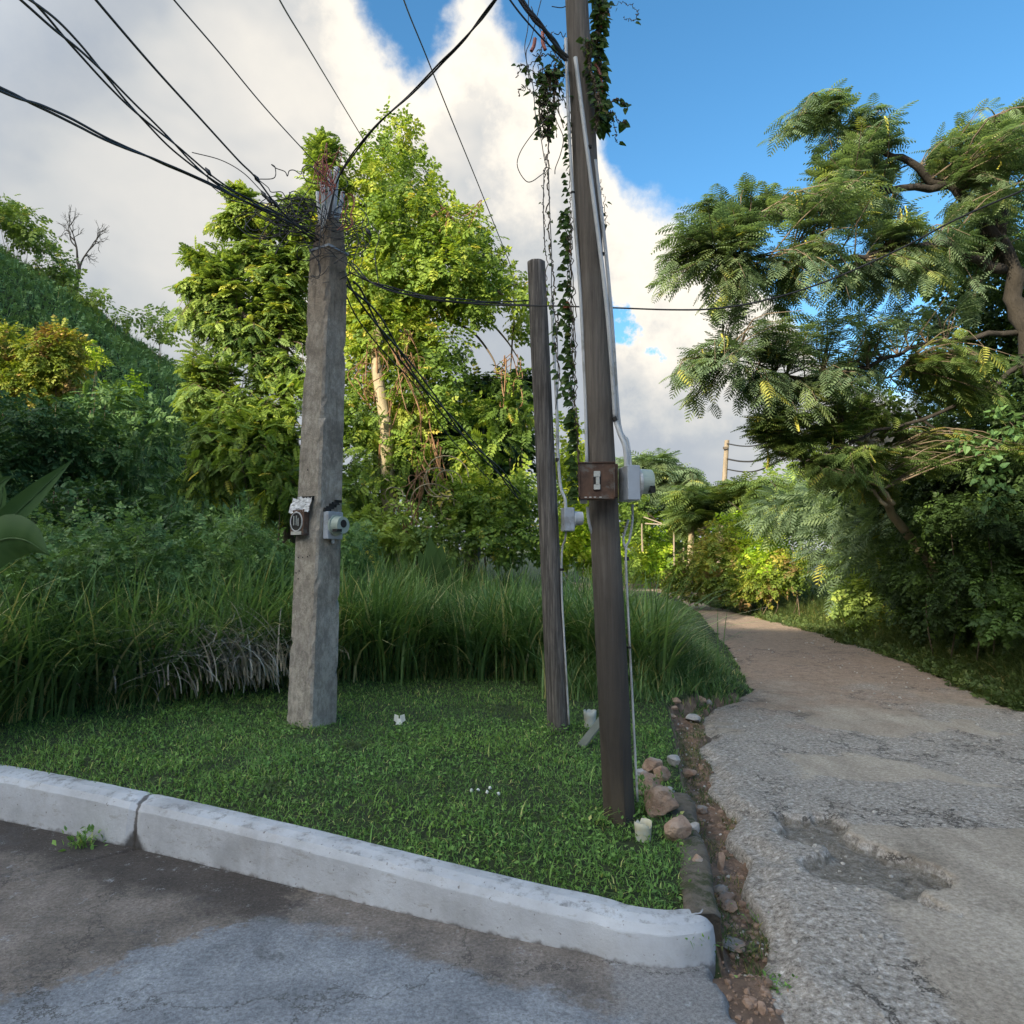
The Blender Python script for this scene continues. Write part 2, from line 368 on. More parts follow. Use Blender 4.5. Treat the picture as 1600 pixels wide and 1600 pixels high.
# broken road
m, nt, b = newmat('road_surface'); M['road'] = m
at = N(nt, 'ShaderNodeAttribute'); at.attribute_name = 'var'    # 0 smooth slab, 1 broken gravelly
v1 = nt.nodes.new('ShaderNodeTexVoronoi'); v1.inputs['Scale'].default_value = 46; nt.links.new(objco(nt), v1.inputs['Vector'])
slab = ramp(nt, noise(nt, 1.5, 9, .7, mapping(nt, (1.6, .5, 1), rot=(0, 0, .55))), [(.3, (.26, .222, .176)), (.5, (.375, .325, .265)), (.72, (.49, .435, .36))])
grav = ramp(nt, noise(nt, 30, 9, .85), [(.38, (.07, .06, .05)), (.46, (.28, .25, .215)), (.55, (.39, .358, .32)), (.64, (.64, .61, .57))])
f = math_(nt, 'ADD', at.outputs['Fac'], math_(nt, 'MULTIPLY', math_(nt, 'SUBTRACT', noise(nt, 5, 6, .7), .5), .9))
gm = smap(nt, f, .30, .62)
c = mix(nt, gm, slab, grav)
sp = nt.nodes.new('ShaderNodeSeparateXYZ'); nt.links.new(objco(nt), sp.inputs[0])
red = ramp(nt, noise(nt, 9, 7, .7), [(.32, (.19, .125, .088)), (.68, (.38, .275, .205))])
far = math_(nt, 'ADD', sp.outputs[1], math_(nt, 'MULTIPLY', math_(nt, 'SUBTRACT', noise(nt, .9, 6, .7), .5), 9))
c = mix(nt, smap(nt, far, 6.5, 10.0, 0, .85), c, red)
c = mix(nt, 1.0, c, ramp(nt, noise(nt, 40, 6, .85, mapping(nt, (1, 1, 1), (2, 8, 5))), [(.38, (.66, .64, .62)), (.5, (1, 1, 1)), (.62, (1.35, 1.35, 1.35))]), 'MULTIPLY')
dn = smap(nt, noise(nt, 2.3, 7, .72, mapping(nt, (1, 1, 1), (4, 1, 7))), .56, .68, 0, .65)
c = mix(nt, dn, c, (.16, .135, .105))
vc = nt.nodes.new('ShaderNodeTexVoronoi'); vc.feature = 'DISTANCE_TO_EDGE'; vc.inputs['Scale'].default_value = 1.9
wv = nt.nodes.new('ShaderNodeVectorMath'); wv.operation = 'MULTIPLY_ADD'
nt.links.new(noise(nt, 3.2, 6, .7, out=1), wv.inputs[0]); wv.inputs[1].default_value = (.75, .75, .75); nt.links.new(objco(nt), wv.inputs[2])
nt.links.new(wv.outputs[0], vc.inputs['Vector'])
crack = smap(nt, vc.outputs['Distance'], .030, .006)
crack = math_(nt, 'MULTIPLY', crack, smap(nt, noise(nt, 1.1, 4, .6, mapping(nt, (1, 1, 1), (2, 6, 1))), .44, .56))
crack = math_(nt, 'MULTIPLY', crack, smap(nt, at.outputs['Fac'], .1, .5, .15, 1))
c = mix(nt, math_(nt, 'MULTIPLY', crack, .85), c, (.05, .042, .035))
pit = smap(nt, at.outputs['Fac'], 1.15, 1.6)
pcol = ramp(nt, noise(nt, 22, 8, .8, mapping(nt, (1, 1, 1), (3, 3, 1))), [(.36, (.06, .05, .038)), (.5, (.16, .142, .115)), (.66, (.34, .32, .29))])
c = mix(nt, math_(nt, 'MULTIPLY', pit, .9), c, pcol)
c = mix(nt, smap(nt, noise(nt, 130, 2), .66, .73, 0, .7), c, (.5, .49, .47))
nt.links.new(c, b.inputs['Base Color']); b.inputs['Roughness'].default_value = .92
h = math_(nt, 'MULTIPLY', v1.outputs['Distance'], math_(nt, 'MULTIPLY', gm, .6))
h = math_(nt, 'SUBTRACT', math_(nt, 'MULTIPLY', noise(nt, 60, 5, .8), .5), h)
h = math_(nt, 'SUBTRACT', h, math_(nt, 'MULTIPLY', crack, 1.2))
bump(nt, b, h, .6, .014)

# earth
m, nt, b = newmat('earth'); M['earth'] = m
at = N(nt, 'ShaderNodeAttribute'); at.attribute_name = 'var'    # 0 green litter, 1 bare red-brown earth
dirt = ramp(nt, noise(nt, 6, 8, .72), [(.3, (.10, .066, .046)), (.5, (.22, .145, .10)), (.72, (.38, .27, .20))])
green = ramp(nt, noise(nt, 9, 7, .7), [(.3, (.018, .026, .010)), (.55, (.035, .055, .016)), (.8, (.07, .085, .03))])
f = math_(nt, 'ADD', at.outputs['Fac'], math_(nt, 'MULTIPLY', math_(nt, 'SUBTRACT', noise(nt, 7, 6, .7), .5), .8))
c = mix(nt, smap(nt, f, .4, .6), green, dirt)
nt.links.new(c, b.inputs['Base Color']); b.inputs['Roughness'].default_value = .95
bump(nt, b, noise(nt, 25, 8, .75), .8, .03)

# ------------------------------------------------------------------ terrain
KX = [-12, -6, -3.15, -2.1, -1.06, -.28, .34, .60, .90]
KY = [7.5, 5.62, 4.50, 4.08, 3.60, 3.25, 2.97, 2.90, 2.93]
def kerbY(x): return np.interp(x, KX, KY)
LY = [2.9, 3.0, 3.5, 5.0, 7.2, 9.0, 13.5, 23.5, 30, 34]; LX = [.86, .80, .90, 1.14, 1.55, 2.75, 3.9, 6.0, 6.4, -40]
RY = [0, 2.44, 2.84, 3.38, 4.2, 5.5, 7.65, 9, 13.5, 23.5, 31, 34, 60]; RX = [.9, 1.0, 1.04, 1.17, 1.34, 1.50, 1.95, 2.95, 4.05, 6.1, 6.7, -60, -60]
QY = [-5, 0, 2.4, 5, 8.07, 11.35, 16.8, 20.7, 26, 39, 46]; QX = [16, 12, 7.5, 5.9, 5.85, 6.6, 7.3, 7.5, 7.7, 8.9, 9.5]
def lawnz(x, y): return np.clip(.175-.033*x, .13, .5)+.012*(y-3)
SD = np.array([math.sin(R(40)), math.cos(R(40))])
def Hg(x, y):
    x = np.asarray(x, float); y = np.asarray(y, float)
    n = fbm(x*.8, y*.8, 0, 4)-.5
    edge = (fbm(x*3, y*3, 4, 3)-.5)*.25
    rl = np.interp(y, RY, RX)+edge; rr = np.interp(y, QY, QX)+edge; ll = np.interp(y, LY, LX)
    lawn = lawnz(x, y)+.05*n*sm(0, 1, y-kerbY(x))-.04*(1-sm(.15, .6, y-kerbY(x)))
    lawn = lawn+sm(8.5, 20, y)*1.3*sm(.5, -3.5, x)
    # gully between lawn edging and road
    gz = -.10+.12*(fbm(x*4, y*4, 9, 4)-.5)+.10*sm(4.6, 6.5, y)
    z = np.where(x < ll, lawn, lawn+(gz-lawn)*sm(0, .10, x-ll))
    z = np.where(y > 8, lawn+(gz-lawn)*sm(-.5, .3, x-ll), z)
    # the drive in front of the kerb
    front = sm(0.0, .05, kerbY(x)+.085-y)*(x < 1.05)
    z = z*(1-front)+(-.06)*front
    z = np.where((y < 2.9) & (x > .75), -.035+.06*n, z)
    # under the road
    inr = (x > rl) & (x < rr) & (y < 46)
    zr = -.16
    d = np.minimum(x-rl, rr-x)
    z = np.where(inr, z+(zr-z)*sm(0, .15, d), z)
    right = sm(0, .5, x-rr)*(.06+.05*n)+sm(.5, 6, x-rr)*1.0
    z = np.where((x >= rr) & (y < 46), -.04+right, z)
    z = np.where(y >= 46, .1+.03*(y-46)+.6*n, z)
    # wooded hill, left
    w = (-x-3.2)*.66
    s = sm(15, 33, y+.35*(-x-6))
    hill = np.maximum(w, 0)*s*(1+.10*(fbm(x*.15, y*.15, 2, 3)-.5))
    hill = np.minimum(hill, 26+(hill-26)*.15)*sm(75, 45, y)
    z = z+hill
    # unseen rise added behind the viewer, shaped to shade the foreground
    pr = x*SD[0]+y*SD[1]
    rid = 22.2+3.0*(fbm(x*.12, y*.12, 5, 5)-.5)
    qq = x*SD[1]-y*SD[0]
    rid = rid+17*sm(-18.5, -24, qq)  # added height here so its shade also covers the left hill
    z = z+rid*sm(-12, -40, pr)
    return z
def GL(px, py):
    d = ray(px, py); lo = 1.0; hi = 60.0
    t = np.linspace(1.2, 45, 6000); q = d[None]*t[:, None]; q[:, 2] += CZ
    h = Hg(q[:, 0], q[:, 1]); i = int(np.argmax(q[:, 2] < h))
    return np.array([q[i, 0], q[i, 1], h[i]])
def on(x, y): return np.array([x, y, float(Hg(np.array([x]), np.array([y]))[0])])
def axis(lo, hi, c, fine, n):
    t = np.linspace(-1, 1, n); b = 6.2
    s = np.sinh(b*t)/np.sinh(b)
    out = np.where(s < 0, c+s*(c-lo), c+s*(hi-c))
    return out
def grid(xs, ys, zf):
    X, Y = np.meshgrid(xs, ys); x = X.ravel(); y = Y.ravel(); z = zf(x, y)
    nx, ny = len(xs), len(ys)
    i = (np.arange(ny-1)[:, None]*nx+np.arange(nx-1)[None]).ravel()
    return np.stack([x, y, z], -1), np.stack([i, i+1, i+1+nx, i+nx], -1)
xs = np.unique(np.concatenate([axis(-170, 170, 1.0, .1, 330), np.arange(.6, 2.2, .03)]))
ys = np.unique(np.concatenate([axis(-120, 260, 5, .1, 330), np.arange(2.2, 7, .04)]))
V, Fq = grid(xs, ys, Hg)
ll = np.interp(V[:, 1], LY, LX)
bare = sm(-.05, .1, V[:, 0]-ll)*sm(9.5, 8, V[:, 1])+(V[:, 1] < kerbY(V[:, 0]))
bare = np.where((V[:, 1] > 8) & (V[:, 1] < 46) & (np.abs(V[:, 0]-np.interp(V[:, 1], QY, QX)) < 1), .75, bare)
bare = np.where((V[:, 1] > 34) & (V[:, 1] < 50) & (V[:, 0] > 4) & (V[:, 0] < 12), .9, bare)
mb = MB(); mb.add(V, Fq, np.clip(bare, 0, 1))
tag(mb.build('ground', M['earth'], smooth=True), kind='structure')

# road sheet with worn, broken surface
def road_h(x, y):
    edge = (fbm(x*3, y*3, 4, 3)-.5)*.25
    rl = np.interp(y, RY, RX)+edge; rr = np.interp(y, QY, QX)+edge
    d = np.minimum(x-rl, rr-x)
    z = 0.0+.02*(fbm(x*1.5, y*1.5, 1, 4)-.5)
    B = broken(x, y)
    z = z+B*(.026*(fbm(x*7, y*7, 3, 4)-.5)+.006*(fbm(x*30, y*30, 8, 2)-.5))
    # pot-hole where the slab has gone
    hp = hole(x, y)
    z = z-.06*hp+hp*.03*(fbm(x*14, y*14, 6, 3)-.5)
    # ruts and loose patches further up
    z = z+sm(6, 10, y)*.05*(fbm(x*2.2, y*1.6, 12, 4)-.5)
    z = z-.045*sm(.12, -.03, d-.12*fbm(x*8, y*8, 2, 3))
    return np.where(d < -.06, -.5, np.where(d < 0, z-.2*sm(0, -.06, d), z))
def hole(x, y):
    nx = x+.34*(fbm(x*3.4, y*3.4, 7, 5)-.5)*2; ny = y+.34*(fbm(x*3.4, y*3.4, 17, 5)-.5)*2
    # long axis from (1230,1260) to (1400,1390)
    a = np.array([1.80, 4.45]); bq = np.array([1.92, 3.70])
    tt = np.clip(((nx-a[0])*(bq[0]-a[0])+(ny-a[1])*(bq[1]-a[1]))/((bq-a)@(bq-a)), 0, 1)
    dd = np.hypot(nx-a[0]-tt*(bq[0]-a[0]), ny-a[1]-tt*(bq[1]-a[1]))
    return sm(.27, .21, dd-.03*tt)
def broken(x, y):
    n = fbm(x*1.1, y*1.1, 21, 4)
    rl = np.interp(y, RY, RX)
    b1 = sm(.85, .45, x-rl+.7*(n-.5))*sm(7.5, 6, y)
    b2 = sm(.50, .60, n)*sm(4.4, 5.2, y)*.9
    b3 = hole(x, y)
    b4 = sm(.5, .36, np.abs(y-(5.3-.15*x)+.8*(n-.5)))*.7
    return np.clip(np.maximum.reduce([b1, b2, b3, b4]), 0, 1)
xs = np.arange(.85, 8.6, .03); ys = np.concatenate([np.arange(-.5, 9, .03)])
V, Fq = grid(xs, ys, road_h)
keep = (V[Fq, 2] > -.45).all(1)
mb = MB(); mb.add(V, Fq[keep], broken(V[:, 0], V[:, 1])+hole(V[:, 0], V[:, 1]))
xs = np.arange(-12, 10.2, .12); ys = np.arange(8.97, 46, .12)
V, Fq = grid(xs, ys, lambda x, y: road_h(x, y)+.0)
keep = (V[Fq, 2] > -.45).all(1)
mb.add(V, Fq[keep], broken(V[:, 0], V[:, 1]))
xs = np.arange(8.57, 18, .3); ys = np.arange(-6, 9, .3)
V, Fq = grid(xs, ys, lambda x, y: np.where(x < np.interp(y, QY, QX), .0, -.5))
keep = (V[Fq, 2] > -.45).all(1); mb.add(V, Fq[keep], .2)
tag(mb.build('road', M['road'], smooth=True), kind='structure')

# driveway sheet
def drive_h(x, y):
    z = .004*(fbm(x*2, y*2, 3, 3)-.5)
    crk = np.abs((y-3.98)-.95*(x+2.22)+.05*(fbm(x*6, y*6, 1, 3)-.5))     # joint running from the kerb
    z = z-.02*sm(.02, .004, crk)*(x < -2.1)
    xe = .80-.0*y+np.interp(y, [-2, 2.0, 2.9], [.3, .07, .0])+.10*(fbm(x*5, y*5, 2, 4)-.5)
    z = z-.12*sm(-.03, .04, x-xe)
    return z
xs = np.concatenate([np.arange(-14, -4.5, .4), np.arange(-4.5, 1.5, .02)]); ys = np.concatenate([np.arange(-9, 1.2, .4), np.arange(1.2, 4.9, .02), np.arange(4.9, 8, .2)])
V, Fq = grid(xs, ys, drive_h)
keep = (V[Fq, 1] < kerbY(V[Fq, 0])+.10).all(1) & (V[Fq, 2] > -.11).all(1)
mb = MB(); mb.add(V, Fq[keep], .5)
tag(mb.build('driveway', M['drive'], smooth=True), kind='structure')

# kerb: swept profile
kx = np.concatenate([np.linspace(-12, .33, 260), np.linspace(.34, .78, 40)])
ky = kerbY(kx)
# soften corners
for _ in range(60): ky[1:-1] = (ky[:-2]+ky[1:-1]*2+ky[2:])/4
pts = np.stack([kx, ky], -1)
# round end curling back
th = np.linspace(-math.pi*.42, .42, 16)[1:]
cen = pts[-1]+np.array([-.02, .13])
endp = np.stack([cen[0]+.11*np.cos(th)-.02, cen[1]+.13*np.sin(th)-.0], -1)
pts = np.vstack([pts[:-8], endp])
for _ in range(8): pts[1:-1] = (pts[:-2]+pts[1:-1]*2+pts[2:])/4
tt = np.gradient(pts, axis=0); tt /= np.linalg.norm(tt, axis=1)[:, None]
nn = np.stack([-tt[:, 1], tt[:, 0]], -1)       # towards the lawn
ht = np.interp(pts[:, 0], [-6, -3.15, -1.06, .36, .8], [.29, .265, .225, .16, .16])
wd = np.interp(pts[:, 0], [-6, -3.15, -1.06, .3, .7], [.20, .20, .175, .18, .15])
wd[-15:] = np.linspace(.15, .085, 15)
prof = [(-.005, -.06, 0), (0, .0, 0), (.008, .5, 0), (.012, 1, -.045), (.014, 1, -.040), (.036, 1, -.012), (.042, 1, -.009), (.5, 1, .004), (.85, 1, .002), (1, 1, -.008), (1.02, .1, 0)]
rows = []
for k, (o, zf, dz) in enumerate(prof):
    off = o if k < 7 else o*wd
    nz = .006*(fbm(pts[:, 0]*7, pts[:, 1]*7, k*1.3, 4)-.5)+.007*(fbm(pts[:, 0]*2.2, pts[:, 1]*2.2, 3, 3)-.5)
    zz = (zf*ht if zf > 0 else -.06+0*ht)+dz+(nz*.6 if k > 2 else 0)
    q = pts+nn*((off+0*wd)+nz*(1 if 0 < k < 7 else .7))[:, None]
    rows.append(np.stack([q[:, 0], q[:, 1], zz], -1))
rows = np.array(rows); K, n = rows.shape[:2]
# joint: notch
jx = np.abs(rows[..., 0]+2.13)
rows[..., 2] -= np.where(jx < .022, .010, 0)*(rows[..., 2] > .1)
rows[..., 1] += np.where(jx < .022, .012, 0)
i = (np.arange(K-1)[:, None]*n+np.arange(n-1)[None]).ravel()
mb = MB(); mb.add(rows.reshape(-1, 3), np.stack([i, i+1, i+1+n, i+n], -1))
mb.f.setdefault(K, []).append(np.array([(np.arange(K)*n+n-1)[::-1]]))
kb = mb.build('kerb', M['kerb'], smooth=False)
tag(kb, 'long white painted concrete kerb curving along the front of the lawn, stained and cracked', 'kerb')

# low concrete edging on the road side of the lawn
ey = np.linspace(3.0, 4.5, 70); ex = np.interp(ey, LY, LX)+.0
for _ in range(10): ex[1:-1] = (ex[:-2]+ex[1:-1]*2+ex[2:])/4
mb = MB(); rows = []
for o, dz in ((-.10, -.2), (-.095, .0), (-.06, .018), (.03, .018), (.055, .0), (.075, -.25)):
    nz = .045*(fbm(ey*6, ex*5, o*20, 5)-.5)
    rows.append(np.stack([ex+o+nz, ey, lawnz(ex, ey)+dz+nz-.035*(ey > 5.3)*sm(5.3, 6, ey)], -1))
rows = np.array(rows); K, n = rows.shape[:2]
i = (np.arange(K-1)[:, None]*n+np.arange(n-1)[None]).ravel()
mb.add(rows.reshape(-1, 3), np.stack([i, i+n, i+1+n, i+1], -1))
mb.f.setdefault(K, []).append(np.array([(np.arange(K)*n)]))
M['edging'] = simple('edging_concrete', (.11, .09, .065), (.24, .21, .17), 11, .95, 1.0, .03, c3=(.07, .08, .035))
tag(mb.build('lawn_edging', M['edging'], smooth=True), 'low worn concrete edging strip between lawn and dirt gully', 'edging')

# ------------------------------------------------------------------ leaf templates
def kite(w=.28, dz=.05): return np.array([(0, 0, 0), (w, .42, dz), (0, 1, -.08), (-w, .42, dz)]), np.array([[0, 1, 2, 3]])
def kites_frond(pairs=5, lw=.11, ll=.34, droop=.25, term=True, ang=1.05):
    V = []; Fq = []
    def leaf(p, d, L, w):
        d = np.array(d, float); d /= np.linalg.norm(d); s = np.cross(d, (0, 0, 1)); s /= np.linalg.norm(s)
        b = len(V); p = np.array(p)
        V.extend([p, p+d*L*.45+s*w+np.array([0, 0, .01]), p+d*L+np.array([0, 0, -.12*L]), p+d*L*.45-s*w+np.array([0, 0, .01])]); Fq.append([b, b+1, b+2, b+3])
    zc = lambda t: -droop*t*t
    b = len(V); w = .008
    V.extend([np.array((-w, 0, 0)), np.array((w, 0, 0)), np.array((w*.4, 1, zc(1))), np.array((-w*.4, 1, zc(1)))]); Fq.append([0, 1, 2, 3])
    for k in range(pairs):
        t = .22+.72*k/(pairs-1)
        k2 = 1-.35*abs(t-.5)
        for sgn in (-1, 1): leaf((0, t, zc(t)), (sgn*math.sin(ang), math.cos(ang), -.25), ll*k2, lw*k2)
    if term: leaf((0, 1, zc(1)), (0, 1, -.5), ll*.9, lw)
    return np.array(V), np.array(Fq)
def feather_frond(pairs=7):
    V = []; Fq = []
    zc = lambda t: -.30*t*t
    def strip(p, d, L, w):
        d = np.array(d, float); d /= np.linalg.norm(d); s = np.cross(d, (0, 0, 1)); s /= np.linalg.norm(s); p = np.array(p)
        b = len(V); q = p+d*L*.5; e = p+d*L+np.array([0, 0, -.18*L])
        V.extend([p-s*w*.3, p+s*w*.3, q+s*w, q-s*w, e+s*w*.35, e-s*w*.35]); Fq.append([b, b+1, b+2, b+3]); Fq.append([b+3, b+2, b+4, b+5])
    b = 0; w = .008
    V.extend([np.array((-w, 0, 0)), np.array((w, 0, 0)), np.array((w, 1, zc(1))), np.array((-w, 1, zc(1)))]); Fq.append([0, 1, 2, 3])
    for k in range(pairs):
        t = .15+.85*k/(pairs-1); k2 = math.sin(math.pi*(.22+.68*t))
        for sgn in (-1, 1): strip((0, t, zc(t)), (sgn*.86, .62, -.22), .36*k2, .034)
    return np.array(V), np.array(Fq)
def heart():
    V = np.array([(0, .06, 0), (.30, 0, .06), (.42, .30, .10), (.20, .75, .04), (0, 1, -.06), (-.20, .75, .04), (-.42, .30, .10), (-.30, 0, .06)])
    return V, np.array([[0, 1, 2, 3], [0, 3, 4, 5], [0, 5, 6, 7]])
T_KITE = kite(); T_FROND = kites_frond(); T_FEATHER = feather_frond(); T_HEART = heart()
T_SPRIG = kites_frond(3, .15, .42, .2)

def rand_dirs(n):
    d = rng.normal(size=(n, 3)); return nrm(d)
def put_leaves(mb, T, pos, out, size, var, droop=.3, jit=.6):
    n = len(pos)
    d = nrm(out+jit*rng.normal(size=(n, 3))+np.array([0, 0, -droop]))
    up = nrm(np.array([0, 0, 1.0])+.45*rng.normal(size=(n, 3))+.4*out)
    bad = np.abs((d*up).sum(1)) > .97; up[bad] = rng.normal(size=(bad.sum(), 3))
    scatter(mb, T[0], T[1], pos, frames(d, up), size, np.clip(var, 0, 1))

def shell(mb, T, blobs, dens, size, core=.25, var0=0., droop=.3, vscale=.9, lump=.35, jit=.6, front=None):
    """leaves on the lumpy shells (and a little inside) of ellipsoids; blobs = (centre, radii3)"""
    for c, r in blobs:
        c = np.array(c, float); r = np.array(r, float)*np.ones(3)
        area = 4*math.pi*(((r[0]*r[1])**1.6+(r[0]*r[2])**1.6+(r[1]*r[2])**1.6)/3)**(1/1.6)
        n = int(dens*area)
        if n < 3: continue
        d = rand_dirs(n)
        f = 1+lump*2*(fbm(d[:, 0]*2.1+c[0], d[:, 1]*2.1+c[1], d[:, 2]*2.1+c[2], 3)-.5)*1.6
        u = rng.random(n); ins = rng.random(n) < core
        rad = np.where(ins, .35+.5*u, .82+.22*u)*f
        p = c+d*r*rad[:, None]
        cl = fbm(p[:, 0]*vscale, p[:, 1]*vscale, p[:, 2]*vscale, 3)
        var = np.clip(.5+(cl-.5)*1.8+.22*rng.normal(size=n)+var0, 0, .9)
        var = np.where(rng.random(n) < .015, 1.0, var)
        put_leaves(mb, T, p, nrm(d*r), size*(.6+.8*rng.random(n)), var, droop, jit)

def skeleton_tree(name, label, cat, trunk, limbs, blobs, T, fsize, ntw, perT, leafm, barkm, group=None, droop=.35, pods=0, twr=.012, spread=1.0, flat=.28, leafrun=.75, sub=None):
    """trunk: [(pt, r)...]; limbs: list of [(pt, r)...]; twigs grow from nearest limb node into the blobs"""
    base = np.array(trunk[0][0], float)
    root = empty(name, base, label, cat, group)
    tb = MB(); nodes = []
    for j, br in enumerate([trunk]+limbs):
        p = np.array([q[0] for q in br], float); r = np.array([q[1] for q in br], float)
        k = max(8, len(p)*5); sp = smooth_path(p, k); rr = np.interp(np.linspace(0, 1, k), np.linspace(0, 1, len(r)), r)
        sp[1:-1] += .06*np.minimum(1, np.linalg.norm(p[-1]-p[0])/3)*rng.normal(size=(k-2, 3))*.6
        tube(tb, sp, rr, 8 if rr[0] > .05 else 5)
        if j > 0 or not limbs: nodes.append(sp[k//4:])
        else: nodes.append(sp[-3:])
    nodes = np.concatenate(nodes)
    tr = tb.build('trunk', barkm, root, True)
    lb = MB(); tw = MB()
    allT = []
    tot = sum(b[2] for b in blobs)
    P0 = []; D0 = []; V0 = []
    for c, r, wgt in blobs:
        n = max(1, int(ntw*wgt/tot)); c = np.array(c); r = np.array(r)*np.ones(3)
        d = rand_dirs(n); rad = rng.random(n)**.5
        tips = c+d*r*rad[:, None]
        for e in tips:
            dd = np.linalg.norm(nodes-e, axis=1); s = nodes[np.argmin(dd+.3*rng.random(len(dd)))]
            L = np.linalg.norm(e-s)
            mid = (s+e)/2+np.array([0, 0, .12*L])+.08*L*rng.normal(size=3)
            q = smooth_path([s, mid, e], 7)
            tube(tw, q, np.linspace(min(twr*(1+L*.5), .05), twr*.3, 7), 3, cap=False)
            a = max(0.0, 1-min(1.0, leafrun/max(L, .2))*1.4) if L > leafrun else .1
            t = a+(1-a)*rng.random(perT)
            x = t*6; i0 = np.minimum(x.astype(int), 5); ff = (x-i0)[:, None]
            pp = q[i0]*(1-ff)+q[i0+1]*ff
            tang = nrm(q[i0+1]-q[i0])
            sd = nrm(np.cross(tang, np.array([0, 0, 1.0]))+1e-6)*np.where(rng.random(perT) < .5, -1, 1)[:, None]
            P0.append(pp); D0.append(nrm(tang*.8+sd*spread+.25*rng.normal(size=(perT, 3))))
            V0.append(np.clip(.45+.35*rng.normal()*.6+.13*rng.normal(size=perT), 0, .95))
    P0 = np.concatenate(P0); D0 = np.concatenate(D0); V0 = np.concatenate(V0); n = len(P0)
    V0[rng.random(n) < .012] = 1
    D0[:, 2] -= droop*rng.random(n)
    up = nrm(np.array([0, 0, 1.0])+flat*rng.normal(size=(n, 3)))
    scatter(lb, T[0], T[1], P0, frames(D0, up), fsize*(.65+.6*rng.random(n)), V0)
    if sub: sub(lb)
    lb.build('crown', leafm, root)
    tw.build('twigs', M['twig'], root, True)
    if pods:
        pb = MB()
        for i in rng.choice(n, pods):
            for k in range(rng.integers(1, 4)):
                s = P0[i]+.03*rng.normal(size=3); L = .16+.1*rng.random(); q = np.array([s, s+[.02, .0, -L*.5], s+[.03*rng.normal(), .0, -L]])
                w = np.array([.012, 0, 0]); v = []
                for z in q: v += [z-w, z+w]
                pb.add(v, [[0, 1, 3, 2], [2, 3, 5, 4]])
        pb.build('seed_pods', M['pod'], root)
    return root
def B(px, py, Y, rpx, ry=None, w=1.0):
    """blob from its place in view, its distance and apparent radius (x,z) in px of a 1600 frame"""
    if np.isscalar(rpx): rpx = (rpx, rpx)
    rx = rpx[0]/F*Y; rz = rpx[1]/F*Y
    return (P(px, py, Y), (rx, ry or (rx+rz)/2, rz), w)

def bush(name, label, cat, blobs, T, dens, size, leafm, group=None, stems=6, core=.3, var0=0, droop=.3, extra=None, lump=.35):
    b0 = np.mean([q[0][:2] for q in blobs], 0); base = on(b0[0], b0[1])
    root = empty(name, base, label, cat, group)
    sb = MB()
    for k in range(min(stems, 4)):
        q = blobs[k % len(blobs)]; c = np.array(q[0]); r = np.array(q[1])*np.ones(3)
        e = c+.5*r*rand_dirs(1)[0]; s = on(c[0]*.7+base[0]*.3+.2*rng.normal(), c[1]*.7+base[1]*.3+r[1]*.4)-np.array([0, 0, .1])
        tube(sb, smooth_path([s, (s+e)/2+.1*rng.normal(size=3), e], 9), np.linspace(.014, .005, 9), 5)
    if stems: sb.build('stems', M['twig'], root, True)
    lb = MB(); shell(lb, T, [(q[0], q[1]) for q in blobs], dens, size, core, var0, droop, lump=lump)
    if extra: extra(lb)
    lb.build('foliage', leafm, root)
    return root


# ================================================================== POLES, METERS, WIRES
def screws(mb, c, u, n, w, h, r=.004):
    for a in (-1, 1):
        for b_ in (-1, 1):
            q = c+u*w*a+np.array([0, 0, h*b_]); cyl(mb, q, q+n*.004, r, sides=6)
UP = np.array([0, 0, 1.0])

# ---- square concrete pole
PH = R(32); b0 = GL(487, 1135); CY = b0[1]+.12
top = P(514, 400, CY); b0 = np.array([P(487, 1135, CY)[0], CY, b0[2]])
uA = np.array([math.cos(PH), -math.sin(PH), 0]); nA = np.array([-math.sin(PH), -math.cos(PH), 0])
uB = np.array([math.sin(PH), math.cos(PH), 0]); nB = np.array([math.cos(PH), -math.sin(PH), 0])
z0, z1 = b0[2], top[2]
def cax(z): return b0+(top-b0)*((z-z0)/(z1-z0))
def chs(z): return np.interp(z, [z0, z1], [.150, .122])
cp = empty('concrete_pole', b0, 'square grey concrete utility pole with meters on its sides and wires at its top', 'utility pole')
mb = MB(); rows = []
ztop = P(514, 342, CY)[2]
lv = list(np.linspace(z0-.5, z1, 90))+[z1+.001, z1+.02, z1+.10, ztop-.08, ztop-.03, ztop]
for i, z in enumerate(lv):
    s = chs(min(z, z1)); c = cax(z)
    if z > z1: s = [.112, .110, .104, .092, .080, .05][i-90]
    ch = .018; r = []
    cor = [(-1, -1), (1, -1), (1, 1), (-1, 1)]
    # points around, subdivided sides
    loop = []
    for (a, b_), (a2, b2) in zip(cor, cor[1:]+cor[:1]):
        p1 = np.array([a, b_])*s; p2 = np.array([a2, b2])*s; dd = (p2-p1)/np.linalg.norm(p2-p1)
        for t in np.linspace(0, 1, 9):
            loop.append(p1+dd*ch+(p2-p1-2*dd*ch)*t)
    for a, b_ in loop:
        r.append(c+uA*a+(-nA)*b_)
    rows.append(r)
rows = np.array(rows)
d = rows-np.array([cax(z) for z in lv])[:, None]; d[..., 2] = 0; dn = nrm(d)
nz = fbm(rows[..., 0]*14, rows[..., 1]*14+rows[..., 2]*3, rows[..., 2]*11, 4)-.5
edge = (np.abs(rows-np.roll(rows, 1, 1)).sum(-1) > .02)
chip = sm(.60, .68, fbm(rows[..., 0]*25, rows[..., 1]*25, rows[..., 2]*16, 3))
isc = np.zeros(rows.shape[1]); isc[[0, 8, 9, 17, 18, 26, 27, 35]] = 1
rows += dn*(nz*.007)[..., None]-dn*(chip*isc[None]*.016)[..., None]
K, n = rows.shape[:2]
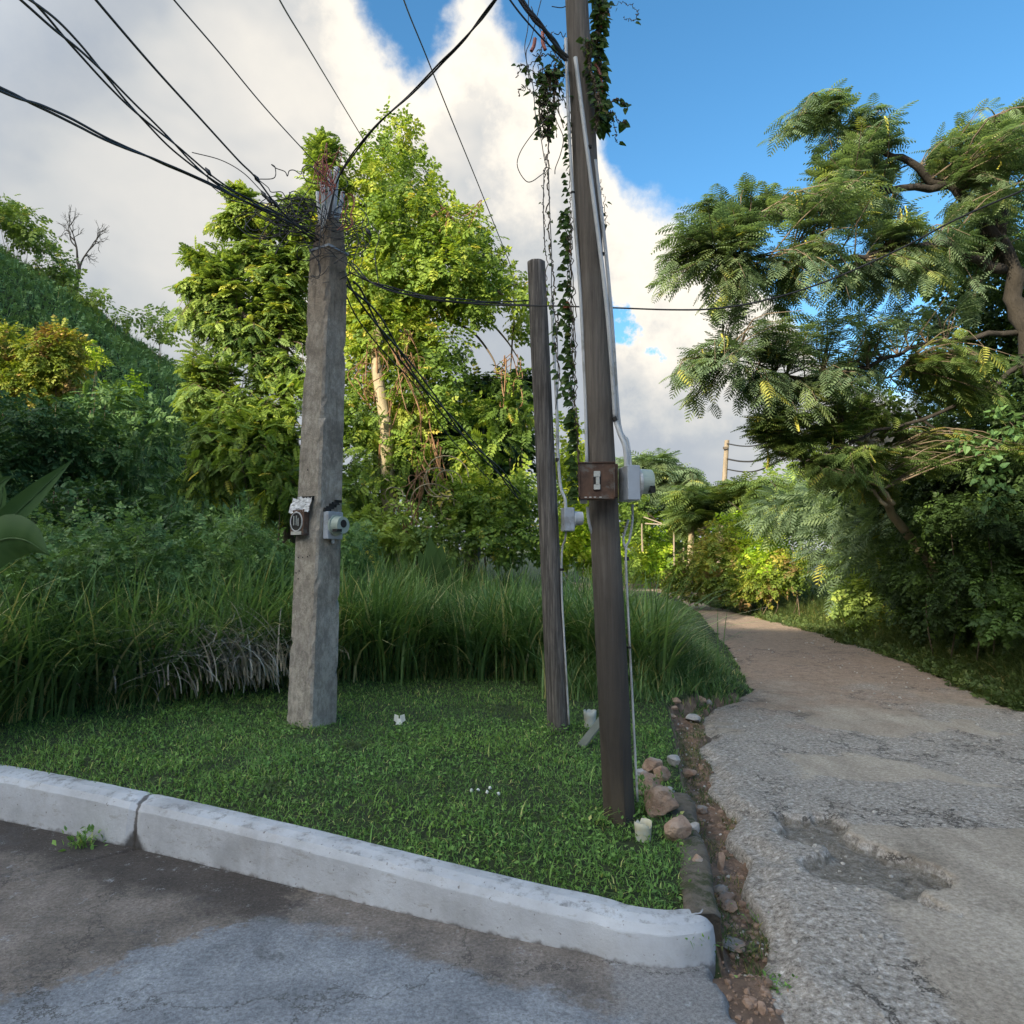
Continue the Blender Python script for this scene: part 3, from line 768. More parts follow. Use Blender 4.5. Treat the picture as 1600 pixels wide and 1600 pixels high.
i = np.arange(K-1)[:, None]*n; j = np.arange(n)[None]; k = (j+1) % n
mb.add(rows.reshape(-1, 3), np.stack([i+j, i+k, i+n+k, i+n+j], -1).reshape(-1, 4))
mb.f.setdefault(n, []).append(np.array([np.arange(n)+(K-1)*n]))
mb.build('shaft', M['pconc'], cp)
mb = MB()   # steel band
zb = z1+.03; s = .118
for a, q in ((uA, nA), (nA, uA)):
    for sg in (-1, 1):
        box(mb, cax(zb)+q*s*sg, a*(s+.002), q*.002, UP*.010)
mb.build('band', M['greymetal'], cp)
# anchor holes on the face
mb = MB()
for px, py in ((471, 871), (479, 871), (488, 870), (473, 892), (467, 895), (471, 904), (463, 744), (487, 737)):
    q = P(px, py, CY); z = q[2]; ax = cax(z); f = ax+nA*(chs(z)+.004); off = (q[0]-f[0])/uA[0]
    q = f+uA*np.clip(off, -.12, .12); mb = MB(); cyl(mb, q, q+nA*.003, .006, sides=8); mb.build('anchor_hole', M['darkhole'], cp)
# meter A: rusty socket with an empty ring
zm = P(470, 818, CY)[2]
fA = cax(zm)+nA*(chs(zm))+uA*(-.045)
mb = MB(); box(mb, fA+nA*.032, uA*.078, nA*.034, UP*.105, bev=.004)
box(mb, fA+nA*.050+uA*.083, uA*.006, nA*.02, UP*.108)
mbx = mb.build('meter_socket', M['rust'], cp); tag(mbx, 'rusty meter socket with open ring under silver flashing')
mb = MB()
cc = fA+nA*.068+UP*.006
th = np.linspace(0, 2*math.pi, 33)
tube(mb, np.array([cc+uA*.070*math.cos(t)+UP*.078*math.sin(t) for t in th]), .006, 6, cap=False)
mb.build('ring', M['pvc'], mbx, True)
mb = MB(); V = [cc+nA*.002]+[cc+nA*.002+uA*.068*math.cos(t)+UP*.076*math.sin(t) for t in th[:-1]]
mb.add(V, [[0, 1+i, 1+(i+1) % 32] for i in range(32)]); mb.build('socket_hole', M['darkhole'], mbx)
mb = MB()
for o, h_ in ((-.022, .03), (.008, .035), (.03, -.01)):
    box(mb, cc+uA*o+UP*(h_*.3)+nA*.008, uA*.003, nA*.004, UP*(.03+abs(h_)*.3), bev=.001)
box(mb, fA+nA*.069-UP*.088, uA*.062, nA*.002, UP*.014)
mb.build('contacts', M['dullpaint'], mbx)
# crumpled foil flashing over it
mb = MB(); nx, nz_ = 26, 14; r = []
for j in range(nz_):
    for i in range(nx):
        u = (i/(nx-1)-.5)*.235; v = j/(nz_-1)
        w = .012*(fbm(np.array(u*34+3), np.array(v*7.), 2, 3)-.5)*2+.06*math.exp(-v*3.0)*0+.020+.045*(1-v)
        topj = .018*(fbm(np.array(u*40), np.array(3.), 1, 3)-.5)*2 if j == nz_-1 else 0
        botj = .014*(fbm(np.array(u*30), np.array(9.), 1, 3)-.5)*2 if j == 0 else 0
        r.append(fA+uA*(u+.02)+UP*(.085+.125*v+topj+botj)+nA*(w+.004))
mb.add(r, [[j*nx+i, j*nx+i+1, (j+1)*nx+i+1, (j+1)*nx+i] for j in range(nz_-1) for i in range(nx-1)])
o = mb.build('flashing', M['foil'], cp)
mb = MB(); box(mb, fA+nA*.006+uA*.03+UP*.205, uA*.10, nA*.008, UP*.016)
mb.build('sealant', M['darkhole'], cp)
# meter B on the side face
zb_ = P(530, 822, CY)[2]
fB = cax(zb_)+nB*chs(zb_)-uB*.0
mb = MB(); box(mb, fB+nB*.03, uB*.085, nB*.03, UP*.115, bev=.005)
mbx = mb.build('meter_box', M['greymetal'], cp); tag(mbx, 'grey meter box with a round cover on the shaded side')
mb = MB(); cyl(mb, fB+nB*.058, fB+nB*.075, .088, .088, 28); cyl(mb, fB+nB*.075, fB+nB*.150, .076, .070, 28)
mb.build('meter_cover', M['meterglass'], mbx)
mb = MB(); q = fB+nB*.1515+UP*.012; cyl(mb, q, q+nB*.002, .034, sides=20); box(mb, fB+nB*.13-uB*.05-UP*.045, uB*.03, nB*.024, UP*.012)
mb.build('dial_window', M['darkhole'], mbx)
mb = MB(); q = fB+nB*.03-UP*.115; cyl(mb, q, q-UP*.035, .014); mb.build('nipple', M['pvc'], mbx)
mb = MB()
for i in range(5):
    a = fB+nB*.01+UP*(.13+.02*i)-uB*.05+uB*.03*i
    box(mb, a, uB*.035, nB*.012, UP*.012+.004*rng.normal(size=3))
mb.build('tar_seal', M['darkhole'], mbx)
# back-left meter showing at the edge
f_ = cax(zm)-uA*chs(zm)+nA*.03
mb = MB(); box(mb, f_-uA*.02-UP*.0, uA*.02, nA*.06, UP*.09, bev=.004)
mbx = mb.build('meter_box', M['greymetal'], cp)
mb = MB(); cyl(mb, f_-uA*.04, f_-uA*.07, .055, .05, 20); mb.build('meter_cover', M['meterglass'], mbx)
# riser conduits on top
mb = MB()
for k, (px, py, px2, py2, r_) in enumerate(((506, 352, 505, 285, .017), (513, 352, 515, 266, .017), (520, 352, 526, 262, .02), (526, 350, 536, 300, .015), (500, 352, 496, 300, .013))):
    a = P(px, py, CY-.02+.03*k-.05); b_ = P(px2, py2, CY-.02+.03*k-.05)
    tube(mb, smooth_path([a-UP*.1, a, b_], 8), r_*1.25, 10)
    if k < 4: mb.build('conduit', M['pvc'], cp, True); mb = MB()
mb.build('conduit', M['pvc'], cp, True)

# ---- round timber poles
def timber(name, label, base, top_, r0, r1, matr, rough, sides=28, cutbase=0, group=None):
    root = empty(name, base, label, 'utility pole', group)
    mb = MB(); n = 120; t = np.linspace(-.12, 1, n); ax = base+(top_-base)*t[:, None]
    ax = np.vstack([ax, ax[-1]+(top_-base)/np.linalg.norm(top_-base)*.012]); rr = np.interp(t, [0, 1], [r0, r1]); rr = np.append(rr, r1*.55)
    t = np.append(t, 1.0); n += 1
    a = np.arange(sides)*2*math.pi/sides
    X = np.array([1, 0, 0]); Yv = np.array([0, 1, 0])
    A, T = np.meshgrid(a, t); L = np.linalg.norm(top_-base)
    g = fbm(np.cos(A)*9, np.sin(A)*9, T*L*.55, 4)-.5
    g2 = fbm(np.cos(A)*3+4, np.sin(A)*3, T*L*1.2, 3)-.5
    rad = rr[:, None]*(1+rough*g*1.0+rough*.5*g2)
    if cutbase: rad *= 1-cutbase*sm(.10, 0, T)*sm(.40, .62, fbm(np.cos(A)*2+1, np.sin(A)*2, T*3, 3))
    V = ax[:, None]+rad[..., None]*(np.cos(A)[..., None]*X+np.sin(A)[..., None]*Yv)
    i = np.arange(n-1)[:, None]*sides; j = np.arange(sides)[None]; k = (j+1) % sides
    mb.add(V.reshape(-1, 3), np.stack([i+j, i+k, i+sides+k, i+sides+j], -1).reshape(-1, 4))
    mb.f.setdefault(sides, []).append(np.array([np.arange(sides)+(n-1)*sides]))
    mb.build('shaft', matr, root, True)
    return root
b2 = GL(872, 1140); SY = b2[1]
t2 = P(838, 410, SY)
sp_ = timber('short_wooden_pole', 'short weathered wooden pole with bare top between the concrete pole and the tall pole', b2, t2, .090, .078, M['poleshort'], .16)
b3 = GL(969, 1283); TY = b3[1]
t3m = P(901, 0, TY); t3 = b3+(t3m-b3)*1.75
tp = timber('tall_wooden_pole', 'tall dark wooden utility pole with rusty meter box, white conduits and climbing vine', b3, t3, .092, .052, M['poletall'], .05, cutbase=.35)
def tax(z): return b3+(t3-b3)*((z-b3[2])/(t3[2]-b3[2]))
print('POLES', b0, top, ztop, b2, t2, b3, t3m)

def pipe(pts, r, parent, name='conduit', mat='pvc', n=40, sides=10):
    mb = MB(); tube(mb, smooth_path(pts, n), r, sides); return mb.build(name, M[mat], parent, True)
def clips(pts, parent, r=.014):
    for a, b_ in pts: mb = MB(); cyl(mb, a, b_, r, sides=10); mb.build('pipe_strap', M['darkhole'], parent)
FY = TY-.11
pipe([P(899, 90, FY+.02), P(913, 200, FY), P(926, 300, FY), P(945, 450, FY+.01), P(955, 560, FY+.03), P(961, 655, FY+.05)], .0125, tp)
pipe([P(961, 655, FY+.05), P(969, 678, FY+.02), P(977, 700, FY+.0), P(979, 732, FY+.0)], .014, tp)
pipe([P(930, 250, FY+.06), P(944, 370, FY+.07), P(956, 500, FY+.08), P(967, 658, FY+.09), P(980, 690, FY+.06), P(985, 732, FY+.04)], .011, tp)
pipe([P(884, 60, FY+.05), P(889, 200, FY+.05), P(897, 330, FY+.06), P(906, 450, FY+.07), P(914, 600, FY+.08), P(917, 728, FY+.06)], .010, tp)
pipe([P(988, 788, FY+.05), P(988, 815, FY+.06), P(983, 845, FY+.08), P(978, 862, FY+.09), P(981, 950, FY+.1), P(989, 1110, FY+.12), P(996, 1252, FY+.13)], .0068, tp)
pipe([P(918, 792, FY+.05), P(920, 815, FY+.06), P(927, 838, FY+.10)], .009, tp)
pipe([P(982, 812, FY+.12), P(976, 832, FY+.12), P(974, 845, FY+.13), P(978, 860, FY+.1)], .007, tp)
clips([(P(921, 228, FY), P(921, 231, FY)), (P(959, 652, FY+.04), P(962, 658, FY+.04)), (P(895, 300, FY+.06), P(895, 303, FY+.06)), (P(979, 870, FY+.1), P(979, 876, FY+.1)), (P(983, 1010, FY+.11), P(983, 1013, FY+.11)), (P(941, 395, FY+.01), P(941, 399, FY+.01))], tp)
# rusty box
X = np.array([1.0, 0, 0]); Yv = np.array([0, 1.0, 0])
def yaw(a): return np.array([math.cos(a), math.sin(a), 0]), np.array([math.sin(a), -math.cos(a), 0])
u, nv = yaw(R(-6))
px2m = TY/F
c = P(932, 753, FY-.05); hw = 27*px2m; hh = 27*px2m
mb = MB(); box(mb, c, u*hw, nv*.055, UP*hh, bev=.003)
# flanges
box(mb, c+UP*(hh+.002), u*(hw+.004), nv*.062, UP*.003)
for s in (-1, 1): box(mb, c+u*s*(hw-.004)+nv*.061, u*.004, nv*.006, UP*(hh-.01))
box(mb, c-UP*(hh-.004)+nv*.061, u*(hw-.01), nv*.006, UP*.004)
rb = mb.build('rusty_box', M['rust'], tp); tag(rb, 'rusty brown steel box with broken cover facing the drive')
mb = MB(); cc = c+nv*.058+u*.002
box(mb, cc, u*.020, nv*.003, UP*.052); mb.build('opening', M['darkhole'], rb)
mb = MB(); box(mb, cc+UP*.036+nv*.006, u*.018, nv*.006, UP*.016, bev=.002); mb.build('breaker_plate', M['dullpaint'], rb)
mb = MB(); box(mb, cc-UP*.036+nv*.006, u*.018, nv*.006, UP*.014, bev=.002); mb.build('breaker_plate', M['dullpaint'], rb)
mb = MB(); box(mb, cc+nv*.005+u*.004, u*.010, nv*.004, UP*.020, bev=.001); mb.build('breaker', M['dullpaint'], rb)
for a in (-.06, -.035, -.01, .02): mb = MB(); box(mb, c+u*a-UP*(hh-.008)+nv*.068, u*.006, nv*.001, UP*.003); mb.build('bent_tab', M['dullpaint'], rb)
# strap plate to the right and small tabs
c2 = P(957, 752, FY-.0)
mb = MB(); box(mb, c2, u*.030, nv*.04, UP*(hh-.006), bev=.002); s_ = mb.build('side_plate', M['rust'], rb)
for py in (729, 771): mb = MB(); box(mb, P(955, py, FY-.045), u*.010, nv*.002, UP*.010); mb.build('tab', M['dullpaint'], rb)
mb = MB(); box(mb, P(912, 783, FY-.02), u*.02, nv*.03, UP*.012); mb.build('bottom_tab', M['dullpaint'], rb)
# grey meter box on the right
u2, n2 = yaw(R(12))
c = P(983, 756, FY-.03)
mb = MB(); box(mb, c, u2*.036, n2*.075, UP*.096, bev=.003)
gb = mb.build('meter_box', M['greymetal'], tp); tag(gb, 'grey square meter box with round meter pointing at the road')
mb = MB(); cyl(mb, c+u2*.036, c+u2*.052, .088, .088, 32); mb.build('collar', M['pvc'], gb, False)
mb = MB(); cyl(mb, c+u2*.052+UP*.014, c+u2*.125+UP*.014, .072, .069, 32); mb.build('meter_cover', M['meterglass'], gb)
mb = MB(); box(mb, c+u2*.112-n2*-.055-UP*.035, u2*.014, n2*.018, UP*.018)
mb.build('latch', M['darkhole'], gb)

# short pole conduits and meter
SF = SY-.09
pipe([P(862, 470, SF), P(866, 560, SF+.02), P(870, 640, SF+.03), P(872, 712, SF+.03), P(876, 760, SF+.02), P(883, 780, SF), P(884, 796, SF)], .0135, sp_)
pipe([P(885, 826, SF), P(883, 842, SF), P(878, 862, SF+.02), P(878, 930, SF+.03), P(884, 1040, SF+.04), P(889, 1132, SF+.05)], .009, sp_)
clips([(P(866, 536, SF+.01), P(866, 540, SF+.01)), (P(871, 716, SF+.03), P(871, 721, SF+.03)), (P(878, 888, SF+.03), P(878, 892, SF+.03))], sp_, .018)
u3, n3 = yaw(R(8)); c = P(887, 812, SF-.03)
mb = MB(); box(mb, c, u3*.044, n3*.07, UP*.098, bev=.004); gb = mb.build('meter_box', M['greymetal'], sp_)
mb = MB(); cyl(mb, c+u3*.044, c+u3*.056, .072, .072, 28); cyl(mb, c+u3*.056+UP*.012, c+u3*.125+UP*.012, .060, .056, 28); mb.build('meter_cover', M['pvc'], gb)
mb = MB(); box(mb, P(868, 722, SF-.005), np.array([.022, 0, .028]), n3*.004, UP*.003); mb.build('strap', M['darkhole'], sp_)

# ---- far pole
fp = GL(1121, 925); FPY = 36.0
fb = on(P(1120, 900, FPY)[0], FPY); ft = P(1136, 688, FPY)
fpr = timber('far_wooden_pole', 'distant leaning wooden pole standing above the feathery trees beyond the road', fb, ft, .15, .12, M['postwood'], .12)
mb = MB()
box(mb, P(1133, 700, FPY-.16), X*.10, Yv*.05, UP*.06)
mb.build('bracket', M['bark'], fpr)

# ---- cables
def cable(name, label, pts, r, strands=1, n=60, group=None, mat='cable', twist=.012, spread=.012, cat='cable'):
    """pts = (px, py, distance)"""
    W = [P(*q) for q in pts]
    base = smooth_path(W, n); mb = MB()
    for k in range(strands):
        ph = 2*math.pi*k/max(1, strands); t = np.linspace(0, 1, n)
        q = base.copy()
        if strands > 1:
            a = ph+t*11; q[:, 2] += spread*np.sin(a)+.02*(fbm(t*9, t*0+k*3, 1, 2)-.5); q[:, 0] += spread*np.cos(a)*1.0
        tube(mb, q, r, 6)
    o = mb.build(name, M[mat], None, True)
    tag(o, label, cat, group); return o
CT = CY-.08
g = 'overhead wires meeting at the concrete pole'
cable('overhead_cable', 'thick bundle of three black cables from the top left corner to the concrete pole', [(-80, -85, 2.3), (35, -8, 2.9), (120, 72, 3.4), (200, 158, 4.0), (280, 235, 4.6), (350, 292, 5.1), (430, 335, 5.5), (498, 372, CT)], .0062, 3, 90, g, spread=.022)
cable('overhead_cable', 'pair of black cables entering at the left edge and sagging to the concrete pole', [(-120, 80, 2.6), (-5, 136, 3.0), (90, 178, 3.5), (200, 232, 4.1), (300, 274, 4.7), (390, 318, 5.2), (480, 355, CT)], .007, 2, 80, g, spread=.010)
cable('overhead_cable', 'single black cable left of the thin wire, ending in a knot by the concrete pole', [(60, -110, 2.6), (150, 0, 3.1), (240, 105, 3.7), (310, 182, 4.3), (372, 250, 4.9), (400, 278, 5.2), (440, 330, 5.4), (492, 378, CT)], .0068, 1, 60, g)
cable('overhead_wire', 'thin straight wire dropping from the top edge to the white conduits on the concrete pole', [(180, -110, 2.6), (272, 0, 3.1), (345, 85, 3.7), (420, 175, 4.5), (500, 262, CT)], .0042, 1, 40, g)
cable('overhead_wire', 'thin wire from the top edge passing behind the tree peak', [(380, -120, 5), (437, 0, 7), (480, 72, 9), (530, 155, 12), (575, 230, 15)], .010, 1, 40, 'thin far wires crossing the sky')
cable('overhead_wire', 'thin wire crossing the bright cloud down towards the short wooden pole', [(600, -110, 5), (631, 0, 7), (665, 85, 8.5), (705, 185, 10), (750, 295, 12), (800, 420, 15)], .009, 1, 40, 'thin far wires crossing the sky')
cable('overhead_cable', 'thick twisted black cable rising from the concrete pole towards the tall pole', [(512, 345, CT), (530, 275, CT-.1), (580, 205, 5.3), (640, 148, 4.9), (700, 88, 4.5), (740, 44, 4.3), (775, -2, 4.1), (850, -110, 3.8)], .0062, 2, 60, g, spread=.007)
cable('overhead_cable', 'long black cable running right behind the tall pole and across the feathery tree', [(545, 425, CY), (590, 445, 5.7), (660, 466, 5.8), (760, 476, 5.9), (860, 478, 5.8), (960, 481, 5.6), (1050, 484, 5.3), (1120, 482, 5.2), (1200, 468, 5.1), (1290, 440, 5.0), (1400, 392, 4.8), (1500, 340, 4.6), (1620, 288, 4.4), (1760, 225, 4.0)], .0065, 1, 90, g)
cable('overhead_cable', 'slack pair of black cables between the concrete pole and the short wooden pole', [(548, 410, CY), (580, 440, 5.7), (640, 458, 5.7), (720, 470, 5.75), (835, 474, SY+.1)], .006, 2, 60, g, spread=.016)
cable('guy_cables', 'bundle of three black cables descending from the concrete pole into the bushes behind', [(545, 438, CY+.05), (575, 478, 6.3), (620, 545, 7.2), (680, 625, 8.3), (735, 690, 9.4), (785, 742, 10.5), (810, 775, 11.0)], .010, 3, 70, g, spread=.04)
cable('slack_wire', 'thin slack wire curving down behind the concrete pole towards the bushes', [(540, 460, CY+.08), (560, 500, 6.3), (600, 550, 7.0), (655, 610, 8), (700, 680, 9.3), (770, 755, 11)], .007, 1, 40, g)
cable('overhead_cable', 'black cable bundle reaching the tall pole from the top edge', [(760, -120, 3.3), (812, -5, 3.45), (850, 45, 3.55), (885, 92, FY)], .009, 3, 40, 'cables at the tall pole', spread=.008)
cable('overhead_wire', 'thin wire passing from the top edge to the left side of the tall pole', [(740, -90, 3.4), (797, 0, 3.5), (838, 50, 3.6), (882, 95, FY)], .005, 1, 30, 'cables at the tall pole')
for py0, lab in ((693, 'top'), (717, 'middle'), (733, 'bottom')):
    cable('far_wire', 'sagging %s wire running right from the distant wooden pole' % {'top': 'uppermost', 'middle': 'middle, leafy', 'bottom': 'lowest'}[lab], [(1135, py0, FPY), (1160, py0+4, FPY-2), (1185, py0+2, FPY-4), (1220, py0-14, FPY-7), (1300, py0-50, FPY-12)], .035 if lab != 'middle' else .045, 1, 24, 'wires at the distant pole')

# tangle round the concrete pole
tg = empty('wire_tangle', P(500, 350, CT), 'messy tangle of loose looping wires round the top of the concrete pole', 'wires')
r2 = np.random.default_rng(4)
def loops(name, mat, specs, r):
    for s in specs:
        mb = MB(); tube(mb, smooth_path([P(*q) for q in s], 14*len(s)), r, 5); mb.build(name, M[mat], tg, True)
D = CT-.15
loops('loose_wire', 'cable', [
    [(403, 280, D), (428, 278, D), (430, 262, D), (424, 257, D), (432, 263, D), (445, 268, D), (449, 275, D), (452, 267, D), (460, 266, D), (470, 272, D), (473, 262, D), (482, 259, D), (500, 270, D), (520, 290, D)],
    [(400, 278, D), (418, 292, D), (424, 300, D), (440, 300, D), (448, 310, D), (455, 300, D), (464, 300, D), (478, 312, D), (500, 325, D)],
    [(325, 268, D), (326, 285, D), (342, 300, D), (360, 312, D), (400, 322, D), (445, 335, D), (490, 345, D)],
    [(300, 238, D), (345, 250, D), (380, 270, D), (410, 300, D), (440, 330, D), (470, 352, D), (500, 352, D)],
    [(420, 345, D), (450, 360, D), (490, 365, D), (530, 372, D), (548, 360, D), (562, 355, D), (568, 370, D), (555, 385, D), (520, 395, D)],
    [(452, 300, D), (456, 320, D), (462, 340, D), (470, 365, D), (486, 392, D), (500, 415, D), (497, 435, D), (488, 430, D)],
    [(487, 290, D), (470, 315, D), (462, 345, D), (455, 360, D), (440, 378, D), (430, 398, D)],
    [(515, 345, D), (505, 320, D), (500, 372, D), (497, 400, D), (500, 428, D)],
    [(575, 380, D), (565, 395, D), (540, 400, D), (522, 412, D), (530, 405, D)],
    [(580, 350, D), (592, 370, D), (586, 395, D), (588, 420, D), (592, 445, D)],
    [(520, 300, D), (535, 318, D), (545, 345, D), (560, 375, D), (552, 410, D), (560, 430, D)],
    [(478, 330, D), (462, 318, D), (450, 322, D), (444, 335, D), (455, 350, D), (475, 345, D)],
    [(424, 345, D), (410, 365, D), (408, 380, D), (440, 385, D), (452, 375, D)]], .0042)
sp = []
for k in range(26):
    cx, cy = r2.normal(470, 36), r2.normal(345, 24); q = []
    a0 = r2.random()*6; rr_ = 12+22*r2.random()
    for j in range(7):
        a0 += 1.0+.5*r2.random(); q.append((cx+rr_*math.cos(a0)*(1+.1*j)+j*4*(r2.random()-.3), cy+rr_*.75*math.sin(a0)+j*2, D+.15*r2.random()))
    sp.append(q)
loops('loose_wire', 'cable', sp, .004)
sp = []
for k in range(16):
    cx, cy = r2.normal(540, 26), r2.normal(390, 28); q = []
    a0 = r2.random()*6; rr_ = 12+20*r2.random()
    for j in range(6):
        a0 += .9+.5*r2.random(); q.append((cx+rr_*math.cos(a0), cy+rr_*math.sin(a0)+j*3, D-.05+.4*r2.random()))
    sp.append(q)
loops('loose_wire', 'cable', sp, .003)
sp = []
for k in range(9):
    q = [(520+6*r2.random(), 300-4*k % 20, D)]
    for j in range(5): q.append((500+10*r2.normal()+8*j % 20, 275+18*r2.normal()-3*j, D+.05*r2.random()))
    sp.append(q)
for k in range(6):
    x = 545+6*r2.normal(); sp.append([(535, 300, D), (x+4, 305, D), (x+8, 318, D), (x+3, 335, D), (x+5, 350, D), (x-4, 360, D)])
loops('red_wire', 'redwire', sp, .0035)
loops('pale_wire', 'pvc', [[(498+3*k, 352, D+.05), (503+4*k, 320, D+.03), (500+7*k, 285+4*k, D)] for k in range(4)], .004)
# splice lumps
for px, py in ((325, 268), (401, 279), (412, 304), (420, 312), (575, 362), (430, 318)):
    mb = MB()
    a = P(px-4, py-6, D); b_ = P(px+5, py+7, D); tube(mb, np.array([a, (a+b_)/2, b_]), [.006, .02, .008], 7)
    mb.build('splice', M['cable'], tg, True)

# tangle and vine on the tall pole
vt = empty('hanging_wires', P(850, 60, FY), 'loose thin wires with red connectors dangling left of the tall pole top', 'wires')
def mk(parent, name, mat, pts, r, sides=5):
    mb = MB(); tube(mb, smooth_path([P(*q) for q in pts], 12*len(pts)), r, sides); return mb.build(name, M[mat], parent, True)
E = FY+.05
for pts in ([(826, -10, E), (825, 40, E), (820, 75, E), (826, 110, E), (833, 135, E), (835, 160, E), (838, 190, E), (845, 215, E), (850, 245, E), (854, 262, E)],
            [(848, -10, E), (830, 60, E), (822, 85, E), (828, 130, E)],
            [(858, 180, E), (830, 212, E), (812, 240, E), (809, 262, E), (824, 284, E), (842, 276, E), (853, 262, E), (858, 220, E)],
            [(862, 10, E), (876, 12, E), (884, 10, E)], [(830, 10, E), (845, 48, E), (868, 85, E), (884, 105, E)],
            [(832, 85, E), (838, 88, E), (840, 83, E), (844, 89, E), (847, 84, E)] + [(850+3*k, 84+3*(k % 2), E) for k in range(5)],
            [(866, 52, E), (872, 54, E), (876, 50, E), (880, 58, E), (884, 52, E)],
            [(870, 190, E), (880, 215, E), (876, 240, E), (868, 262, E), (867, 272, E)],
            [(850, 265, E), (849, 330, E), (851, 380, E), (853, 400, E)], [(857, 265, E), (859, 330, E), (862, 400, E), (862, 460, E), (870, 520, E), (872, 600, E), (868, 640, E)]):
    mk(vt, 'loose_wire', 'cable', pts, .0028)
for pts in ([(836, 60, E), (834, 72, E), (830, 80, E)], [(848, 50, E), (848, 66, E), (852, 78, E)], [(930, 100, E+.1), (938, 120, E+.1), (940, 145, E+.1)]):
    mk(vt, 'red_connector', 'redwire', pts, .011, 8)
vr = np.random.default_rng(8)
vine = empty('climbing_vine', b3, 'leafy climbing vine hanging in strands along the tall wooden pole', 'vine')
sb = MB(); lb = MB(); LP = []; LD = []; LS = []
def strand(pts, r, nleaf, size, out=.03, side=0):
    q = smooth_path([P(*a) for a in pts], 14*len(pts)); q[1:-1] += .006*vr.normal(size=(len(q)-2, 3))
    tube(sb, q, r, 4)
    for k in range(nleaf):
        i = vr.integers(0, len(q)); d = np.array([side if side else vr.normal(), vr.normal()*.7, -.6]); d /= np.linalg.norm(d)
        LP.append(q[i]+d*out*vr.random()); LD.append(d); LS.append(size*(.5+.8*vr.random()))
W = TY-.02
for k in range(18):
    strand([(868+vr.normal()*8, 40+10*k, W), (860+vr.normal()*14, 110, W), (856+vr.normal()*12, 160, W), (858+vr.normal()*8, 215, W)], .003, 9, .045)
strand([(810, 150, W), (820, 135, W), (840, 152, W), (860, 165, W), (885, 150, W)], .003, 16, .042)
strand([(808, 120, W), (816, 100, W), (835, 115, W), (870, 130, W)], .003, 12, .042)
strand([(856, 210, W), (857, 300, W), (859, 380, W), (866, 440, W), (862, 480, W)], .004, 22, .026)
strand([(851, 240, W), (849, 320, W), (853, 400, W), (855, 470, W)], .0025, 12, .024)
strand([(893, 180, W), (891, 260, W), (890, 330, W), (893, 400, W)], .003, 70, .032, side=-1)
for k in range(5):
    strand([(893-2*k, 330, W+.1), (895-2*k, 420, W+.1), (899-k*2, 520, W+.1), (900-2*k, 620, W+.1), (903, 690, W+.1), (905, 780, W+.1)], .003, 75, .040, .05, side=-1)
for k in range(10):
    strand([(925+vr.random()*12, -60, W+.08), (931+vr.random()*10, 20, W+.08), (930+vr.random()*10, 80, W+.08), (934+vr.random()*6, 140, W+.06), (936+vr.random()*6, 200, W+.05)], .004, 46, .050, .03)
for k in range(5):
    strand([(912+vr.random()*20, 60, FY), (922, 110, FY+.02), (926+vr.random()*12, 150, FY), (932, 205, FY+.02)], .006, 26, .036, .03)
strand([(930, 165, W), (950, 160, W), (965, 156, W), (975, 163, W), (981, 162, W)], .004, 10, .05)
strand([(945, 175, W), (960, 178, W), (968, 192, W), (978, 190, W)], .003, 9, .048)
strand([(940, 190, W), (955, 185, W), (962, 205, W), (963, 222, W)], .0025, 8, .045)
strand([(940, 30, W), (955, 10, W), (980, 5, W), (996, 18, W), (990, 32, W), (975, 28, W)], .002, 6, .04)
strand([(939, 280, W), (945, 330, W), (946, 360, W)], .002, 8, .03)
strand([(862, 478, W+1.5), (872, 500, W+1.5), (868, 540, W+1.5), (880, 620, W+1.5)], .006, 30, .06)
LP = np.array(LP); LD = np.array(LD); LS = np.array(LS); nl = len(LP)
scatter(lb, T_HEART[0], T_HEART[1], LP, frames(LD, nrm(np.array([.2, -1.0, .4])+.6*vr.normal(size=(nl, 3)))), LS, np.clip(vr.normal(.45, .22, nl), 0, 1))
lb.build('leaves', M['polevine'], vine); sb.build('stems', M['twig'], vine, True)

# ================================================================== ROCKS AND SMALL THINGS
def rock_mesh(seed, n=20):
    r_ = np.random.default_rng(seed)
    th = np.linspace(0, math.pi, n); ph = np.linspace(0, 2*math.pi, 2*n, endpoint=False)
    Tt, Pp = np.meshgrid(th, ph, indexing='ij')
    V = np.stack([np.sin(Tt)*np.cos(Pp), np.sin(Tt)*np.sin(Pp), np.cos(Tt)], -1).reshape(-1, 3)
    for k in range(24):
        d = r_.normal(size=3); d /= np.linalg.norm(d); h_ = .50+.32*r_.random()
        V -= np.maximum(0, V@d-h_)[:, None]*d*.92
    V *= 1+.16*(fbm(V[:, 0]*2.5+seed, V[:, 1]*2.5, V[:, 2]*2.5, 4)-.5)[:, None]*2
    m = 2*n; i = np.arange(n-1)[:, None]*m; j = np.arange(m)[None]; k = (j+1) % m
    return V, np.stack([i+j, i+m+j, i+m+k, i+k], -1).reshape(-1, 4)
def rock(px, py, w, h, mat, label, seed, depth=None, fl=1.0, name='rock', zoff=0.0, group='loose stones between lawn and road'):
    b_ = GL(px, py+h*.30); s = w/F*b_[1]*.5*1.32; sz = h/F*b_[1]*.5*1.3*fl
    V, Fq = rock_mesh(seed); rt = seed*1.7
    Rz = np.array([[math.cos(rt), -math.sin(rt), 0], [math.sin(rt), math.cos(rt), 0], [0, 0, 1]])
    V = (V@Rz.T)*np.array([s, s*.9, sz]); c = b_+np.array([0, 0, sz*.55+zoff])
    mb = MB(); mb.add(V+c, Fq); o = mb.build(name, M[mat], None, False, origin=c)
    tag(o, label, 'rock', group); return o
rock(1019, 1203, 34, 22, 'rock', 'pinkish flat-topped rock at the upper end of the pile beside the tall pole', 1, zoff=.03)
